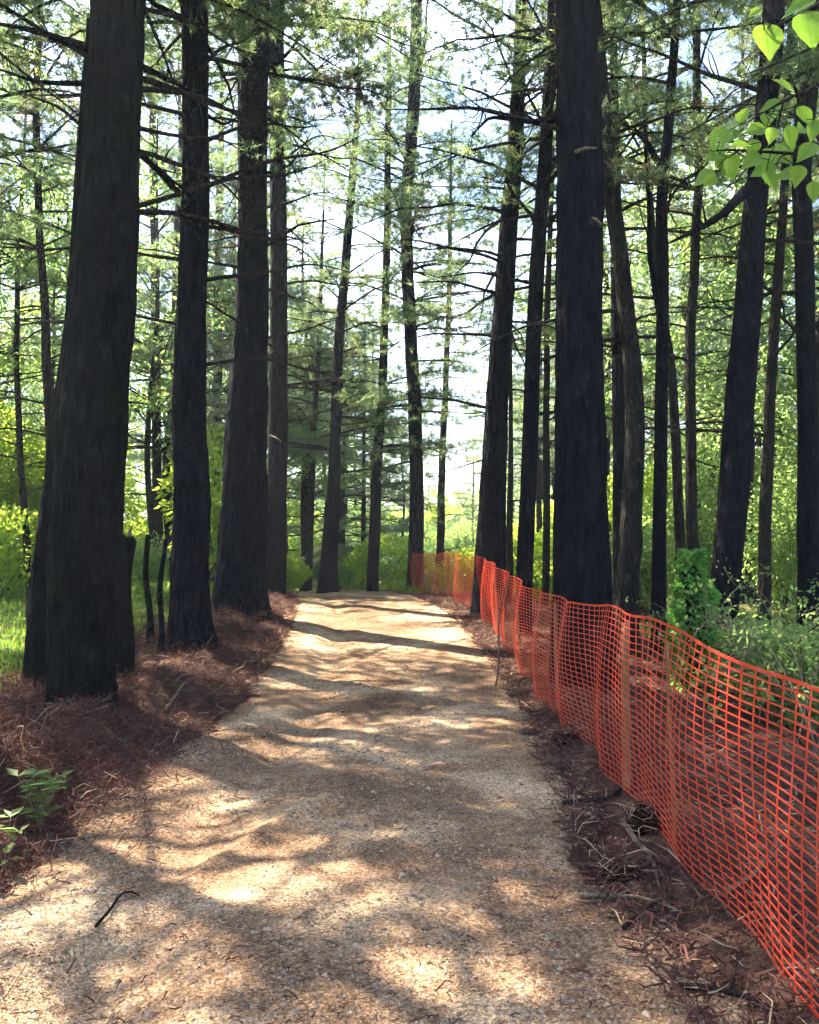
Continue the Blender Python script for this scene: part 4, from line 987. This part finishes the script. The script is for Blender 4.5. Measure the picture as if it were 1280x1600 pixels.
# clods, sticks and roots on the right verge
def lump(px, py, D, r, label, name='rotten_stump', cat='stump', mat='clod', sq=.8):
    x = px2(px, D); g = gz(x, D); n = 48; m = 30
    th = np.linspace(0, math.pi, m); ph = np.linspace(0, 2 * math.pi, n, endpoint=False); TH, PH = np.meshgrid(th, ph, indexing='ij')
    u = np.stack([np.sin(TH) * np.cos(PH), np.sin(TH) * np.sin(PH), np.cos(TH)], -1); q = r * (.42 + 1.1 * fbm(u[..., 0] * 2.8 + px, u[..., 1] * 2.8, u[..., 2] * 2.8, 9, 4))
    V = (u * q[..., None] * np.array([1, 1, sq])).reshape(-1, 3) + np.array([0, 0, r * .25]); o = link(name, mesh_of(name, [(V, grid_tris(m, n, True), M[mat])], True))
    o.location = (x, D, g); o['label'] = label; o['category'] = cat
lump(1004, 1278, 4.25, .085, 'dark round rotten stump poking out under the net', sq=1.0)
lump(962, 1350, 3.75, .085, 'low brown clod of earth on the sandy verge', 'earth_clod', 'clod', sq=.5)
lump(880, 1150, 6.2, .08, 'dark mossy clod below the net where it meets the path', 'earth_clod', 'clod', sq=.7)
lump(410, 985, 13.2, .2, 'brown root mound beside the third left pine', 'root_mound', 'mound', sq=.5)
def stick(pts, w, label, mat='dead_wood', twigs=4, cat='stick', name='fallen_stick'):
    W = []
    for (px, py) in pts:
        D = 4.0
        for _ in range(25):                     # meet the ground under this spot of the verge
            q = P(px, py, D); gh = gz(q[0], D) + .02; D = D + (q[2] - gh) * D / EYE * .8
        W.append(P(px, py, D))
    W = np.array(W); base = W[0].copy(); L = np.linalg.norm(np.diff(W, axis=0), axis=1).sum()
    pcs = dead_branch(None, 0, L, w * .5 * base[1] / FPX, twigs=twigs, mat=M[mat], pts=W)
    o = link(name, mesh_of(name, [(V - base, T, m) for V, T, m in pcs], True)); o.location = base; o['label'] = label; o['category'] = cat
stick([(972, 1282), (1000, 1320), (1020, 1345), (1030, 1385)], 8, 'thick pale bent stick beside the rotten stump')
stick([(905, 1398), (960, 1400), (1010, 1402), (1065, 1425)], 5, 'long thin pale stick lying across the verge litter')
stick([(1060, 1540), (1120, 1545), (1180, 1560), (1215, 1580)], 8, 'dark stick near the bottom right corner', 'twig')
stick([(975, 1450), (1000, 1420), (1030, 1410)], 5, 'short dark forked stick below the thin pale one', 'twig')
stick([(1125, 1400), (1180, 1365), (1215, 1330), (1225, 1318)], 6, 'pale crooked stick seen through the net', twigs=6)
stick([(880, 1255), (925, 1250), (955, 1245), (1000, 1210)], 7, 'grey stick under the bottom edge of the net', 'bark_pale')
stick([(1080, 1160), (1110, 1190), (1140, 1235), (1158, 1262)], 4, 'thin curved stem behind the net', twigs=3)
stick([(150, 1447), (168, 1428), (188, 1397), (204, 1392), (218, 1400)], 2.4, 'dark bent root surfacing on the left of the path', 'clod', twigs=1, name='surface_root', cat='root')
stick([(95, 1095), (130, 1120), (165, 1145), (190, 1165)], 5, 'pale bracken stalk in front of the massive pine foot', twigs=3)
stick([(258, 1110), (285, 1070), (300, 1060)], 5, 'pale twig sticking from the litter below the second left pine', twigs=4)
stick([(30, 1130), (60, 1150), (72, 1190)], 5, 'thin brown stalk on the brash heap', 'bark_pale', twigs=3)

# ------------------------------------------------------------------ far wood closing the view
def treeline():
    pcs = []
    n = 60000; a = rng.random(n) * 2 * math.pi; rd = 75 + 30 * rng.random(n)
    x, y = rd * np.sin(a), rd * np.cos(a)
    hh = 4.5 + 7 * fbm(np.sin(a) * 9, np.cos(a) * 9, 0, 401, 3) * (1 + .8 * sstep(.12, .5, np.abs(a - 0) % (2 * np.pi)) * (np.cos(a) < .985))
    z = hmac(np.clip(x, -200, 200), y) + hh * rng.random(n) ** .8
    V, T = leaf_tris(np.stack([x, y, z], -1), runit(n), .9, .6, .3)
    return mesh_of('far_woods', [(V, T, M['leaf_mid'])])
link('far_woods', treeline(), kind='stuff', label='distant woodland closing the view all round', category='woods')

# ------------------------------------------------------------------ air
hz = bpy.data.materials.new('air_haze'); hz.use_nodes = True; n = hz.node_tree.nodes; n.clear()
ho = n.new('ShaderNodeOutputMaterial'); pv = n.new('ShaderNodeVolumePrincipled'); pv.inputs['Density'].default_value = 0.0009; pv.inputs['Color'].default_value = (.84, .90, 1, 1); pv.inputs['Anisotropy'].default_value = .35
hz.node_tree.links.new(pv.outputs[0], ho.inputs['Volume'])
a, b = np.array([-262, -62, -6.]), np.array([262, 422, 32.])
V = np.array([[x, y, z] for x in (a[0], b[0]) for y in (a[1], b[1]) for z in (a[2], b[2])])
Q = [[0, 1, 3, 2], [4, 6, 7, 5], [0, 4, 5, 1], [2, 3, 7, 6], [0, 2, 6, 4], [1, 5, 7, 3]]
T = np.array([[q[0], q[1], q[2]] for q in Q] + [[q[0], q[2], q[3]] for q in Q])
link('haze', mesh_of('haze', [(V, T, hz)]), kind='stuff')
